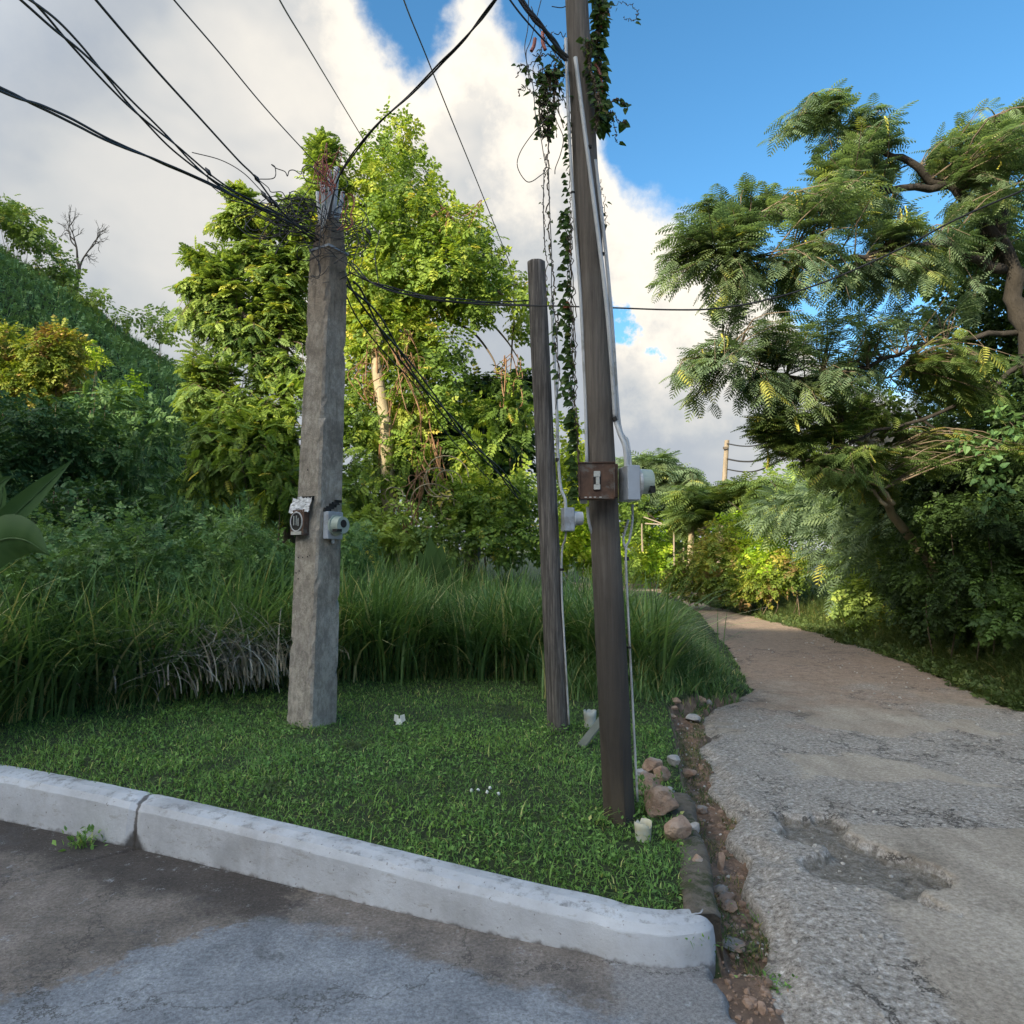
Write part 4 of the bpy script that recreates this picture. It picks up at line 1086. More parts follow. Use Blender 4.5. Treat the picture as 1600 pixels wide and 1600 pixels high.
rock(1033, 1216, 30, 26, 'rock', 'rounded pink rock just right of and below the flat-topped rock in the pile', 2, zoff=.02)
rock(1014, 1232, 38, 40, 'rock', 'mid-sized pink rock touching the tall pole in the rock pile', 3)
rock(1002, 1212, 16, 18, 'greyrock', 'small pale rock squeezed between the tall pole and the pile', 4)
rock(1034, 1260, 58, 46, 'rock', 'largest pink and grey boulder in the pile by the tall pole', 5, zoff=.01)
rock(1045, 1238, 17, 16, 'greyrock', 'small whitish stone behind the largest boulder', 6)
rock(1054, 1301, 42, 38, 'rock', 'blocky orange rock with a notch, front of the pile beside the broken white tub', 7)
rock(1052, 1190, 20, 20, 'greyrock', 'pale grey angular stone above the pile', 8)
rock(1072, 1209, 27, 11, 'rock', 'flat tan stone lying beside the pale grey angular stone', 9)
rock(1096, 1267, 17, 13, 'rock', 'small reddish stone in the dirt right of the largest boulder', 10)
rock(1083, 1295, 19, 18, 'greyrock', 'grey stone right of the blocky orange rock', 12)
rock(1090, 1346, 15, 17, 'rock', 'small red stone upright in the gully', 13)
rock(1127, 1350, 12, 30, 'rock', 'narrow reddish stone wedged in the right gully bank', 14)
rock(1126, 1392, 24, 16, 'rock', 'tan stone at the top of the cluster near the kerb end', 15)
rock(1134, 1404, 26, 14, 'rock', 'pale tan stone in the middle of the cluster near the kerb end', 16)
rock(1139, 1419, 26, 15, 'rock', 'brown stone at the bottom of the cluster near the kerb end', 17)
rock(1160, 1417, 11, 16, 'rock', 'small upright brown stone right of the cluster near the kerb end', 18)
rock(1082, 1122, 26, 13, 'greyrock', 'flat grey stone at the near edge of the grey road slab', 19)
rock(1097, 1096, 17, 12, 'rock', 'pinkish stone by the grass spur edge', 20)
rock(1108, 1101, 11, 9, 'greyrock', 'tiny dark stone right of the pinkish stone by the grass spur', 21)
rock(1056, 1096, 13, 8, 'rock', 'small cream stone in the weeds near the edging end', 22)
rock(1053, 1109, 15, 8, 'rock', 'cream stone in the weeds, second from the edging end', 23)
rock(1051, 1121, 14, 9, 'rock', 'cream stone in the weeds nearest the lawn edging', 24)
rock(1000, 1065, 15, 8, 'rock', 'pale stone in the grass just right of the tall pole', 25)
rock(1146, 1475, 40, 9, 'rock', 'flat sandy slab sunk in the earth beyond the kerb end', 26)
rock(1234, 1571, 20, 36, 'rock', 'tan pointed stone near the bottom edge', 27)
rock(1214, 1195, 16, 8, 'greyrock', 'pale chip of stone on the grey road', 28, group='chips of stone on the road')
rock(1272, 1262, 18, 8, 'greyrock', 'pale grey chip inside the top of the pot-hole', 29, group='chips of stone on the road')
rock(1300, 1338, 24, 12, 'greyrock', 'long pale chip in the middle of the pot-hole', 30, group='chips of stone on the road')
rock(1388, 1394, 24, 10, 'greyrock', 'flat pale chip at the right end of the pot-hole', 31, group='chips of stone on the road')
rock(1405, 1402, 22, 12, 'greyrock', 'grey chip at the far right lip of the pot-hole', 32, group='chips of stone on the road')
rock(1375, 1228, 22, 9, 'greyrock', 'pale slab chip on the road beyond the pot-hole', 33, group='chips of stone on the road')
rock(1460, 1118, 24, 8, 'greyrock', 'whitish chip on the far part of the road', 34, group='chips of stone on the road')
rock(1240, 979, 8, 5, 'greyrock', 'tiny pale stone at the right verge', 35, group='chips of stone on the road')
rock(1538, 1074, 14, 8, 'greyrock', 'tiny pale stone under the dark right verge', 36, group='chips of stone on the road')

# gravel: uncountable
mb = MB(); V0, F0 = rock_mesh(50, 4)
n = 14000; gx = 1.0+7*rng.random(n)**1.2; gy = 2.0+13*rng.random(n)**1.3
bz = broken(gx, gy); k = rng.random(n) < (.02+.55*bz**2); rl = np.interp(gy, RY, RX); rr_ = np.interp(gy, QY, QX)
k &= (gx > rl+.02) & (gx < rr_-.05); gx, gy = gx[k], gy[k]; n = len(gx)
gz = road_h(gx, gy)+.003
d = nrm(rng.normal(size=(n, 3))*np.array([1, 1, .25]))
scatter(mb, V0*np.array([1, 1, .6]), F0, np.stack([gx, gy, gz], -1), frames(d, np.array([0, 0, 1.0])+0*d), (.0022+.016*rng.random(n)**6)*(1+.06*gy), .5)
# gravel in the gully
n = 400; gy = 2.9+5*rng.random(n); w_ = rng.random(n); gx = np.interp(gy, LY, LX)*(1-w_)+np.interp(gy, RY, RX)*w_+.05
gz = Hg(gx, gy)+.003; d = nrm(rng.normal(size=(n, 3))*np.array([1, 1, .25]))
scatter(mb, V0*np.array([1, 1, .6]), F0, np.stack([gx, gy, gz], -1), frames(d, np.array([0, 0, 1.0])+0*d), .0035+.016*rng.random(n)**3, .5)
tag(mb.build('gravel', M['gravel']), kind='stuff')
mb = MB(); V1, F1 = rock_mesh(51, 5)
n = 2600; gy = 2.75+5*rng.random(n); w_ = rng.random(n)**.8; gx = np.interp(gy, LY, LX)*(1-w_)+np.interp(gy, RY, RX)*w_+.07
gz = np.maximum(Hg(gx, gy), -.16)+.002; d = nrm(rng.normal(size=(n, 3))*np.array([1, 1, .4]))
n2 = 1800; gx2 = .80+.7*rng.random(n2); gy2 = 1.5+1.5*rng.random(n2); gx = np.append(gx, gx2); gy = np.append(gy, gy2); gz = np.append(gz, Hg(gx2, gy2)+.002); n = len(gx); d = nrm(rng.normal(size=(n, 3))*np.array([1, 1, .4]))
scatter(mb, V1*np.array([1, .9, .7]), F1, np.stack([gx, gy, gz], -1), frames(d, np.array([0, 0, 1.0])+0*d), .004+.024*rng.random(n)**6, .5)
tag(mb.build('gully_rubble', M['clod']), 'reddish earth clods and small rubble in the gully between lawn edging and road', 'rubble', kind='stuff')
tag(COL.objects['gravel'], 'loose gravel and small chips on the broken road', 'gravel', kind='stuff')

# broken white tub with weed, white cup, slab, litter
def tub(px, py, w, h, label, name, cat, seed, jag=.3):
    b_ = GL(px, py); r_ = w/F*b_[1]/2; H = h/F*b_[1]
    rr = np.random.default_rng(seed); mb = MB(); n = 28; a = np.arange(n)*2*math.pi/n
    j = 1-jag*rr.random(n)*(np.sin(a*2+seed) > .2)
    V = []
    for k, (f, z) in enumerate(((.86, -.1), (.9, .3), (.96, .7), (1, 1), (.95, 1), (.9, .7), (.84, .3), (.8, .05))):
        zz = H*z*(j if z > .9 else 1)
        V.append(np.stack([b_[0]+r_*f*np.cos(a), b_[1]+r_*f*np.sin(a), b_[2]+zz+0*a], -1))
    i = np.arange(7)[:, None]*n; jj = np.arange(n)[None]; kk = (jj+1) % n
    mb.add(np.array(V).reshape(-1, 3), np.stack([i+jj, i+kk, i+n+kk, i+n+jj], -1).reshape(-1, 4))
    mb.f.setdefault(n, []).append(np.array([np.arange(n)+7*n]))
    o = mb.build(name, M['plastic'], None, True, origin=b_); tag(o, label, cat); return o
tub(1005, 1312, 27, 27, 'broken white plastic tub in the grass at the foot of the tall pole', 'plastic_tub', 'tub', 3, .35)
tub(922, 1137, 20, 26, 'small white plastic cup standing behind the tall pole', 'plastic_cup', 'cup', 5, .12)
q0 = GL(908, 1166); q1 = q0+np.array([.17, .03, .20])
mb = MB(); dd = (q1-q0)/2; box(mb, (q0+q1)/2, dd, np.array([.02, -.05, 0]), np.array([-.004, -.002, .005]), bev=.001)
tag(mb.build('fallen_slat', M['green_slab'], origin=q0), 'grey-green flat slat leaning on the grass beside the white cup', 'slat')
q = GL(624, 1132)
mb = MB()
for s in (-1, 1): mb.add([q+[s*.005, 0, .0], q+[s*.05, .01, .03], q+[s*.042, .0, .085], q+[s*.006, -.01, .075]], [[0, 1, 2, 3]])
mb.add([q+[-.03, -.02, .0], q+[.03, -.02, .0], q+[.015, -.01, .05], q+[-.012, -.01, .05]], [[0, 1, 2, 3]])
tag(mb.build('paper_scrap', M['flower'], origin=q), 'crumpled white paper scrap on the lawn right of the concrete pole', 'litter')
for i, (px, py, nm) in enumerate(((737, 1240, 'leftmost'), (747, 1240, 'second from left'), (761, 1243, 'middle'), (766, 1236, 'highest'), (779, 1246, 'rightmost'))):
    q = GL(px, py)+np.array([0, 0, .02]); mb = MB(); V, Fq = rock_mesh(70+i, 6); mb.add(V*.014+q, Fq)
    tag(mb.build('white_petal', M['flower'], origin=q), 'tiny white blossom on the lawn, %s of the five' % nm, 'blossom', 'white blossoms on the lawn')

# curled dead leaves at the kerb, left
def deadleaf(px, py, L, rot, label, mat='brownleaf'):
    q = GL(px, py)+np.array([0, 0, .012]); mb = MB(); V = []; nn_ = 9
    for i in range(nn_):
        t = i/(nn_-1); w = L*.28*math.sin(math.pi*min(1, t*.9+.08))
        for s in (-1, -.4, .4, 1):
            x = (t-.5)*L; y = s*w; z = .35*w*abs(s)**1.5+.10*L*math.sin(t*5)
            V.append(q+np.array([x*math.cos(rot)-y*math.sin(rot), x*math.sin(rot)+y*math.cos(rot), z]))
    mb.add(V, [[i*4+j, i*4+j+1, i*4+5+j, i*4+4+j] for i in range(nn_-1) for j in range(3)])
    tag(mb.build('dead_leaf', M[mat], None, True, origin=q), label, 'leaf', 'fallen leaves')
deadleaf(32, 1306, .20, .2, 'large curled brown leaf on the drive against the kerb, far left')
deadleaf(52, 1300, .13, 1.1, 'smaller curled brown leaf tucked behind the large one at the kerb')
deadleaf(72, 1302, .09, .6, 'smallest curled brown leaf right of the pair at the kerb')
deadleaf(343, 1485, .045, .5, 'tiny dark leaf lying on the grey drive', 'darkhole')


# ================================================================== VEGETATION
def col_pts(*a): return [(P(x, y, Y), r) for x, y, Y, r in a]

# ---- hillside cover
n = 150000
hx = -4-34*rng.random(n)**.8; hy = 13+30*rng.random(n)
keep = (hx/hy > -.86) & (-hx > 3.6)
hx, hy = hx[keep], hy[keep]; hz = Hg(hx, hy); n = len(hx)
lumps = fbm(hx*.55, hy*.55, 3, 3); up = np.clip((lumps-.42)*1.6, 0, 1)
p = np.stack([hx, hy, hz+up*.9*rng.random(n)**.6+.12*rng.random(n)], -1)
mb = MB()
out = nrm(np.stack([.55+0*hx, -.5+0*hx, .6+0*hx], -1))
put_leaves(mb, T_SPRIG, p[::3], out[::3], .30*(.5+.8*rng.random(len(p[::3]))), np.clip(.45+(lumps[::3]-.5)*.8+.16*rng.normal(size=len(p[::3])), 0, 1), .1)
k = rng.random(n) < .5
blades(mb, p[k], rng.random(k.sum())*6.28, .25+.45*rng.random(k.sum()), .3+.6*rng.random(k.sum()), .012+.012*rng.random(k.sum()), np.clip(.5+.2*rng.normal(size=k.sum()), 0, 1), 2)
tag(mb.build('hillside_vegetation', M['hillleaf']), 'dense low green growth of grass and vines covering the left hillside', 'ground cover', kind='stuff')

# ---- hill bushes and crest trees
def HB(px, py, Y, r, rz=None): return (P(px, py, Y), (r/F*Y, r/F*Y, (rz or r)/F*Y))
bush('hill_bush', 'large sunlit yellow-green bush on the lower left slope', 'bush', [HB(75, 560, 15, 38), HB(95, 545, 15.2, 30), HB(50, 600, 15, 34, 24), HB(105, 590, 15.2, 18)], T_SPRIG, 230, .17, M['yellowleaf'], 'bushes on the hillside')
bush('hill_bush', 'sunlit yellow bush cut by the left edge of the photo, beside the large one', 'bush', [HB(-6, 540, 15, 26, 34), HB(5, 590, 15, 28)], T_SPRIG, 230, .17, M['yellowleaf'], 'bushes on the hillside')
bush('hill_bush', 'small pointed sunlit shoot cluster on the hillside right of the large yellow bush', 'bush', [HB(206, 602, 19, 11, 12), HB(178, 612, 19, 14, 8)], T_SPRIG, 160, .17, M['limeleaf'], 'bushes on the hillside')
bush('hill_bush', 'thin green bush top just right of the large yellow bush', 'bush', [HB(130, 545, 17, 18, 9), HB(148, 562, 17, 12, 8)], T_SPRIG, 130, .18, M['limeleaf'], 'bushes on the hillside')
for (px, py, r, rz, lab) in ((25, 345, 34, 20, 'loose dark shrub at the top left edge of the ridge line'), (8, 318, 22, 12, 'high shrub tuft at the very left end of the ridge line'), (58, 375, 26, 15, 'shrub on the ridge line right of the leftmost tufts'), (88, 412, 22, 16, 'rounded shrub on the ridge line left of the bare tree'), (140, 462, 20, 9, 'low shrub on the ridge line just below the bare tree'), (245, 502, 24, 20, 'pale loose shrub on the low ridge next to the tall trees'), (190, 492, 14, 7, 'small tuft on the ridge line between the bare tree and the pale shrub'), (105, 430, 12, 14, 'narrow shrub on the ridge line touching the bare tree')):
    bush('ridge_shrub', lab, 'shrub', [HB(px, py, 29, r, rz), HB(px+r*.5, py+rz*.8, 29, r*.6, rz*.6)], T_SPRIG, 22, .36, M['treeleaf'], 'shrubs along the ridge line', 8, .6)
bt = empty('bare_tree', P(120, 448, 31), 'small leafless tree with fanned branches on the ridge line', 'tree')
mb = MB(); rb_ = np.random.default_rng(3)
tube(mb, smooth_path([P(119, 470, 31), P(120, 440, 31), P(124, 420, 31), P(121, 408, 31)], 10), np.linspace(.10, .06, 10), 6)
mb.build('trunk', M['bark'], bt, True)
mb = MB()
def fork(p, d, L, r, k):
    q = smooth_path([p, p+d*L*.5+.06*L*rb_.normal(size=3), p+d*L], 6); tube(mb, q, np.linspace(r, r*.6, 6), 4, cap=False)
    if k == 0: return
    for i in range(3):
        dd = d+.5*rb_.normal(size=3)+np.array([0, 0, .12]); dd /= np.linalg.norm(dd); fork(q[-1 if i else 3], dd, L*.68, r*.6, k-1)
fork(P(121, 408, 31), nrm(np.array([-.15, 0, .9])), .95, .055, 4); fork(P(124, 420, 31), nrm(np.array([.38, 0, .85])), .95, .055, 4)
mb.build('branches', M['bark'], bt, True)

# ---- big vine-covered tree, centre
def vine_curtain(lb, spots, T, size, dens, var0=.1):
    for (px0, py0, px1, py1, Y, wpx) in spots:
        n = int(dens*abs(py1-py0)/100)
        t = rng.random(n); x = px0+(px1-px0)*t+wpx*rng.normal(size=n)*(.4+.6*np.sin(t*6+px0)**2)*.6; y = py0+(py1-py0)*t
        Q = np.array([P(a, b_, Y) for a, b_ in zip(x, y)])+.12*rng.normal(size=(n, 3))
        put_leaves(lb, T, Q, np.tile([0, -.8, -.2], (n, 1)).astype(float), size*(.6+.7*rng.random(n)), np.clip(.5+var0+.22*rng.normal(size=n), 0, 1), .5, .5)
def vines_on(name, spots, parent, r=.012, mat='deadvine'):
    for (px0, py0, px1, py1, Y, k) in spots:
        mb = MB()
        for i in range(k):
            a = P(px0+rng.normal()*8, py0+rng.normal()*6, Y-.1); b_ = P(px1+rng.normal()*12, py1+rng.normal()*10, Y-.1)
            q = smooth_path([a, a*.66+b_*.34+.18*rng.normal(size=3), a*.33+b_*.67+.18*rng.normal(size=3), b_], 22)
            tube(mb, q, r*(.4+.8*rng.random()), 4, cap=False)
        mb.build(name, M[mat], parent)
Yt = 14.5
trunkb = on(P(608, 860, 12.7)[0], 12.7)
cs = [(618, 205, 20, 28), (640, 225, 14, 22), (590, 240, 26, 22), (648, 290, 30, 40), (600, 290, 40, 42), (560, 300, 30, 40), (672, 312, 18, 24), (630, 350, 60, 46), (700, 350, 34, 26), (560, 380, 50, 50), (720, 372, 44, 36), (755, 410, 32, 34), (640, 410, 62, 44), (700, 430, 60, 40), (780, 440, 24, 26), (575, 445, 48, 36), (650, 470, 40, 24), (812, 452, 20, 26), (730, 455, 40, 22), (820, 500, 18, 26), (750, 480, 24, 16), (560, 500, 36, 40), (600, 520, 40, 40), (650, 540, 34, 40), (690, 600, 30, 34), (560, 570, 34, 40), (625, 590, 30, 50), (540, 640, 30, 40), (700, 540, 26, 26), (660, 620, 34, 40), (740, 620, 30, 26), (600, 660, 40, 34), (800, 600, 22, 26), (470, 360, 30, 40), (500, 300, 26, 34)]
root = empty('vine_covered_tree', trunkb, 'tallest tree, smothered in sunlit vines, with a jagged peak right of the concrete pole', 'tree')
lb = MB()
blobs = [HB(px, py, Yt+rng.normal()*.7, r*1.0, rz) for px, py, r, rz in cs]
shell(lb, T_SPRIG, [(c, np.array(r)*np.array([1, 1.3, 1])) for c, r in blobs], 75, .22, .25, 0, .5, lump=.4)
vine_curtain(lb, [(560, 420, 570, 560, 14, 22), (640, 440, 650, 560, 14.1, 26), (700, 440, 700, 500, 14.2, 20), (600, 440, 600, 520, 14, 22)], T_HEART, .13, 900, .2)
lb.build('crown', M['sunleaf'], root)
mb = MB()
tube(mb, smooth_path([trunkb-[0, 0, .2], P(606, 760, 13.0), P(602, 660, 13.0), P(588, 560, 13.3), P(598, 470, 14.2), P(604, 420, Yt+.3), P(615, 330, Yt+.4)], 40), np.linspace(.15, .05, 40), 9)
tube(mb, smooth_path([P(590, 570, Yt), P(640, 470, Yt), P(700, 400, Yt), P(760, 400, Yt)], 20), np.linspace(.12, .04, 20), 7)
mb.build('trunk', M['palebark'], root, True)
mb = MB()
for a in ([(640, 560), (700, 490), (760, 460), (820, 440)], [(700, 500), (740, 520), (770, 560), (776, 585)], [(720, 490), (760, 500), (790, 530), (810, 560)], [(580, 640), (560, 610), (540, 590)], [(760, 440), (800, 480), (800, 540), (796, 600)]):
    tube(mb, smooth_path([P(x, y, Yt+.2) for x, y in a], 16), np.linspace(.035, .012, 16), 5)
mb.build('branches', M['twig'], root, True)
vines_on('dead_vines', [(588, 530, 592, 630, 13.2, 12), (640, 520, 650, 620, 13.3, 8), (620, 545, 690, 800, 12.9, 5), (680, 690, 690, 800, 12.7, 10), (640, 560, 600, 720, 13.1, 5), (655, 740, 640, 840, 12.4, 9), (700, 330, 706, 360, 13.6, 6), (800, 560, 790, 640, 14, 8)], root)
mb = MB()
for k in range(6):
    c = P(600+rng.random()*110, 740+80*rng.random(), 12.0); rr_ = .15+.25*rng.random()
    th_ = np.linspace(0, 5, 18); tube(mb, np.array([c+[rr_*math.cos(t), .1*math.sin(2*t), rr_*math.sin(t)] for t in th_]), .010, 4)
mb.build('vine_loops', M['palebark'], root)

# darker tree behind, right
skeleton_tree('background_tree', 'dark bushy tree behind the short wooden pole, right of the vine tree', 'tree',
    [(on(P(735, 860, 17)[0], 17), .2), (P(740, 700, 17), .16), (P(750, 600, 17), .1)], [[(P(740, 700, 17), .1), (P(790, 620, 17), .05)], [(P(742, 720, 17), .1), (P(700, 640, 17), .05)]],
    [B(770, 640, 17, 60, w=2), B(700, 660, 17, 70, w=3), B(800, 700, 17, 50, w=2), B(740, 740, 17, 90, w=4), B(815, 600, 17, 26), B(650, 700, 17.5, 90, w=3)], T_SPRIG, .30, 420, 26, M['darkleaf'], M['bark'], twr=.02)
# lower sunlit growth in front of the vine tree
bush('sunlit_bush', 'sunlit leafy bush with pinnate leaves at the foot of the tall vine tree', 'bush', [HB(590, 700, 13.2, 50, 46), HB(640, 640, 13.4, 34, 50), HB(570, 640, 13.5, 30, 44), HB(560, 760, 12.8, 46, 40), HB(645, 720, 13.2, 34, 40)], T_FROND, 42, .24, M['sunleaf'], 'bushes behind the tall grass', 8, .35)
bush('sunlit_bush', 'sunlit bush spilling left of the short wooden pole', 'bush', [HB(770, 790, 12.4, 60, 42), HB(720, 780, 12.6, 44, 40), HB(815, 770, 12.4, 34, 34), HB(790, 840, 12, 60, 30), HB(735, 715, 12.8, 22, 26)], T_SPRIG, 100, .19, M['sunleaf'], 'bushes behind the tall grass', 8, .35)
bush('sunlit_bush', 'leafy screen of creepers in front of the vine tree trunk', 'bush', [HB(625, 600, 12.9, 18, 26), HB(570, 660, 12.8, 20, 24), HB(640, 700, 12.7, 30, 22), HB(600, 745, 12.5, 26, 18), HB(700, 640, 13, 30, 26)], T_SPRIG, 60, .17, M['sunleaf'], 'bushes behind the tall grass', 0, .4)
bush('sunlit_bush', 'tier of pale leaves jutting towards the short wooden pole halfway up', 'bush', [HB(795, 642, 13.6, 40, 16), HB(770, 690, 13.4, 40, 14), HB(815, 660, 13.5, 26, 16), HB(725, 690, 13.4, 24, 16)], T_FROND, 36, .30, M['sunleaf'], 'bushes behind the tall grass', 6, .5)
bush('sunlit_bush', 'dim green bush below the vine tree trunk, right of the concrete pole', 'bush', [HB(570, 830, 12.2, 50, 34), HB(640, 830, 12.4, 60, 36), HB(690, 850, 12, 46, 26)], T_SPRIG, 80, .20, M['treeleaf'], 'bushes behind the tall grass', 8, .35)
bush('sunlit_bush', 'sunlit leafy bush seen between the short and the tall wooden poles', 'bush', [HB(890, 700, 17, 22, 50), HB(905, 780, 17, 30, 50), HB(875, 840, 16, 34, 36), HB(930, 850, 16, 40, 40)], T_SPRIG, 66, .24, M['limeleaf'], 'bushes behind the tall grass', 8, .35)

# ---- loose tree left of the concrete pole
skeleton_tree('loose_leafed_tree', 'tall loose-leafed green tree between the hillside and the concrete pole', 'tree',
    [(on(P(455, 860, 13.8)[0], 13.8), .17), (P(452, 740, 13.8), .15), (P(448, 620, 13.8), .12), (P(438, 500, 13.8), .08)],
    [[(P(448, 620, 13.8), .08), (P(400, 520, 13.6), .05), (P(330, 440, 13.5), .03)], [(P(445, 560, 13.8), .07), (P(430, 430, 13.8), .05), (P(390, 320, 13.8), .03)], [(P(452, 700, 13.8), .08), (P(380, 640, 13.5), .05), (P(310, 610, 13.4), .03)],
     [(P(440, 520, 13.8), .06), (P(470, 400, 14), .04), (P(500, 260, 14.2), .03)], [(P(455, 760, 13.8), .07), (P(400, 720, 13.2), .05), (P(330, 690, 13), .03)]],
    [B(370, 300, 13.8, (22, 16)), B(395, 335, 13.8, (44, 26), w=1.6), B(440, 345, 13.8, (36, 30), w=1.4), B(310, 398, 13.6, (32, 18), w=1.2), B(390, 400, 13.8, (60, 26), w=1.8), B(300, 445, 13.4, (30, 16)), B(350, 460, 13.6, (60, 22), w=1.6), B(460, 400, 14, (46, 46), w=2), B(510, 230, 14.3, (26, 22), w=1.2), B(525, 285, 14.4, (34, 34), w=1.5),
     B(330, 520, 13.4, (44, 28), w=1.5), B(420, 500, 13.8, (60, 34), w=2.2), B(330, 570, 13.2, (44, 30), w=1.7), B(430, 580, 13.5, (56, 40), w=2.4), B(310, 630, 13, (36, 26), w=1.4), B(380, 640, 13, (60, 36), w=2.4), B(440, 670, 13, (50, 44), w=2.4), B(340, 690, 12.8, (48, 32), w=2), B(400, 740, 12.6, (70, 44), w=3), B(320, 760, 12.8, (40, 30), w=1.4), B(440, 800, 12.4, (46, 34), w=2), B(360, 420, 13.6, (50, 40), w=1.6), B(420, 450, 13.8, (60, 40), w=2), B(470, 500, 14, (40, 60), w=2), B(380, 540, 13.4, (60, 36), w=2), B(300, 500, 13.2, (30, 24), w=1), B(350, 350, 13.7, (30, 20), w=.8), B(460, 600, 13.6, (40, 50), w=1.6), B(470, 330, 14, (34, 34), w=1.2)],
    T_FROND, .22, 1500, 13, M['treeleaf'], M['bark'], twr=.012)
bush('sunlit_bush', 'bright bushy growth directly left of the concrete pole at mid height', 'bush', [HB(400, 700, 12.4, 60, 50), HB(440, 760, 12.2, 40, 40), HB(360, 650, 12.8, 44, 34), HB(440, 640, 12.8, 36, 50), HB(335, 735, 12.6, 40, 30)], T_FROND, 40, .24, M['sunleaf'], 'bushes behind the tall grass', 8, .35)

# ---- dark mounds left, behind the grass
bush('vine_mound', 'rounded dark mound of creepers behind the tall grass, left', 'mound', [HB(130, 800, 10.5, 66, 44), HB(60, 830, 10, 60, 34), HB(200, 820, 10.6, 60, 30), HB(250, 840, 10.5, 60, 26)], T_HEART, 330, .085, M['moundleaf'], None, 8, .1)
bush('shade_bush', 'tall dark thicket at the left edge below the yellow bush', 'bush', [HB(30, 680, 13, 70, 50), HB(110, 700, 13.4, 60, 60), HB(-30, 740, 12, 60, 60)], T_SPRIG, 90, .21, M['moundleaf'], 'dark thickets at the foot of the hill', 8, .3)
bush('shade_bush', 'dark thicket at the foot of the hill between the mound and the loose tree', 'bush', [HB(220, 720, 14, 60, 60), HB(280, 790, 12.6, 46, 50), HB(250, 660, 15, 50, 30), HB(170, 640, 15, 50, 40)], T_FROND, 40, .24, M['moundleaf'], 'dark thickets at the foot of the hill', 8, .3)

# ---- tall grass bank
def tuss_xy(region, n, per=22, sig=.10):
    c = region(n//per); m = len(c); k = np.repeat(np.arange(m), per); off = sig*rng.normal(size=(len(k), 2))
    return c[k]+off, np.arctan2(off[:, 1], off[:, 0])+.5*rng.normal(size=len(k)), (rng.random(m))[k]
def grass_field(name, region, n, Lr, label, wid=.011, var0=0., matn='tallgrass', dry=.06, kind='stuff', bend=(.25, .8), clump=.6, segs=5):
    xy, az0, cr = tuss_xy(region, n); n = len(xy)
    z = Hg(xy[:, 0], xy[:, 1]); c = fbm(xy[:, 0]*1.3, xy[:, 1]*1.3, 5, 3)
    L = Lr[0]+(Lr[1]-Lr[0])*np.clip(rng.random(n)*.45+(c-.3)*1.0*clump+.45*(cr-.35)+.12, 0, 1)
    var = np.clip(.45+.2*rng.normal(size=n)+(c-.5)*.5+.35*(cr-.5)+var0, 0, .87)
    var = np.where(rng.random(n) < dry, .93+.07*rng.random(n), var)
    mb = MB()
    az_ = az0
    blades(mb, np.stack([xy[:, 0], xy[:, 1], z-.03], -1), az_, L, bend[0]+(bend[1]-bend[0])*rng.random(n), wid*(.6+.8*rng.random(n)), var, segs)
    o = mb.build(name, M[matn]); tag(o, label, 'grass', kind=kind); return o
# front line of the bank in plan, from the picture
bx = [GL(a, b_)[:2] for a, b_ in ((-60, 1135), (0, 1128), (120, 1108), (240, 1092), (330, 1080), (440, 1066), (560, 1058), (700, 1056), (840, 1056), (930, 1060), (1000, 1075))]
bx = np.array(bx); 
def bank_y(x): return np.interp(x, bx[:, 0], bx[:, 1])
print('BANK', bx.round(2).tolist())
def reg_bank(n):
    x = -9.5+11.2*rng.random(n); d = 5.5*rng.random(n)**1.7; y = bank_y(x)+d+.15*rng.normal(size=n)
    k = (x > -.86*y) & (y < 14); return np.stack([x, y], -1)[k]
grass_field('tall_grass', reg_bank, 36000, (.45, 1.75), 'dense bank of tall green guinea grass behind the lawn', .014, bend=(.15, 1.25), clump=.9, dry=.08)
def reg_low(n):
    x = -9.5+11*rng.random(n); y = bank_y(x)+.9*rng.random(n)**1.5-.12; k = x > -.86*y; return np.stack([x, y], -1)[k]
grass_field('bank_edge_grass', reg_low, 16000, (.15, .65), 'shorter mixed dead and green grass along the front of the bank', .006, -.1, dry=.30, bend=(.4, 1.3))
# broad-leaved ground cover among the grass on the left
n = 26000; x = -9.5+7.4*rng.random(n); y = bank_y(x)-.05+3.4*rng.random(n); k = x > -.86*y; x, y = x[k], y[k]; n = len(x)
hgt = .05+(.30+1.15*sm(0, 1.5, y-bank_y(x)))*rng.random(n)**.5*(.6+.8*fbm(x*1.5, y*1.5, 4, 3))
mb = MB(); put_leaves(mb, T_SPRIG, np.stack([x, y, Hg(x, y)+hgt], -1), np.tile([0, -.6, .5], (n, 1)).astype(float), .12*(.6+.8*rng.random(n)), np.clip(.5+.22*rng.normal(size=n), 0, .85), .3)
tag(mb.build('creeper_cover', M['tallgrass']), 'low leafy creepers growing through the grass bank on the left', 'ground cover', kind='stuff')

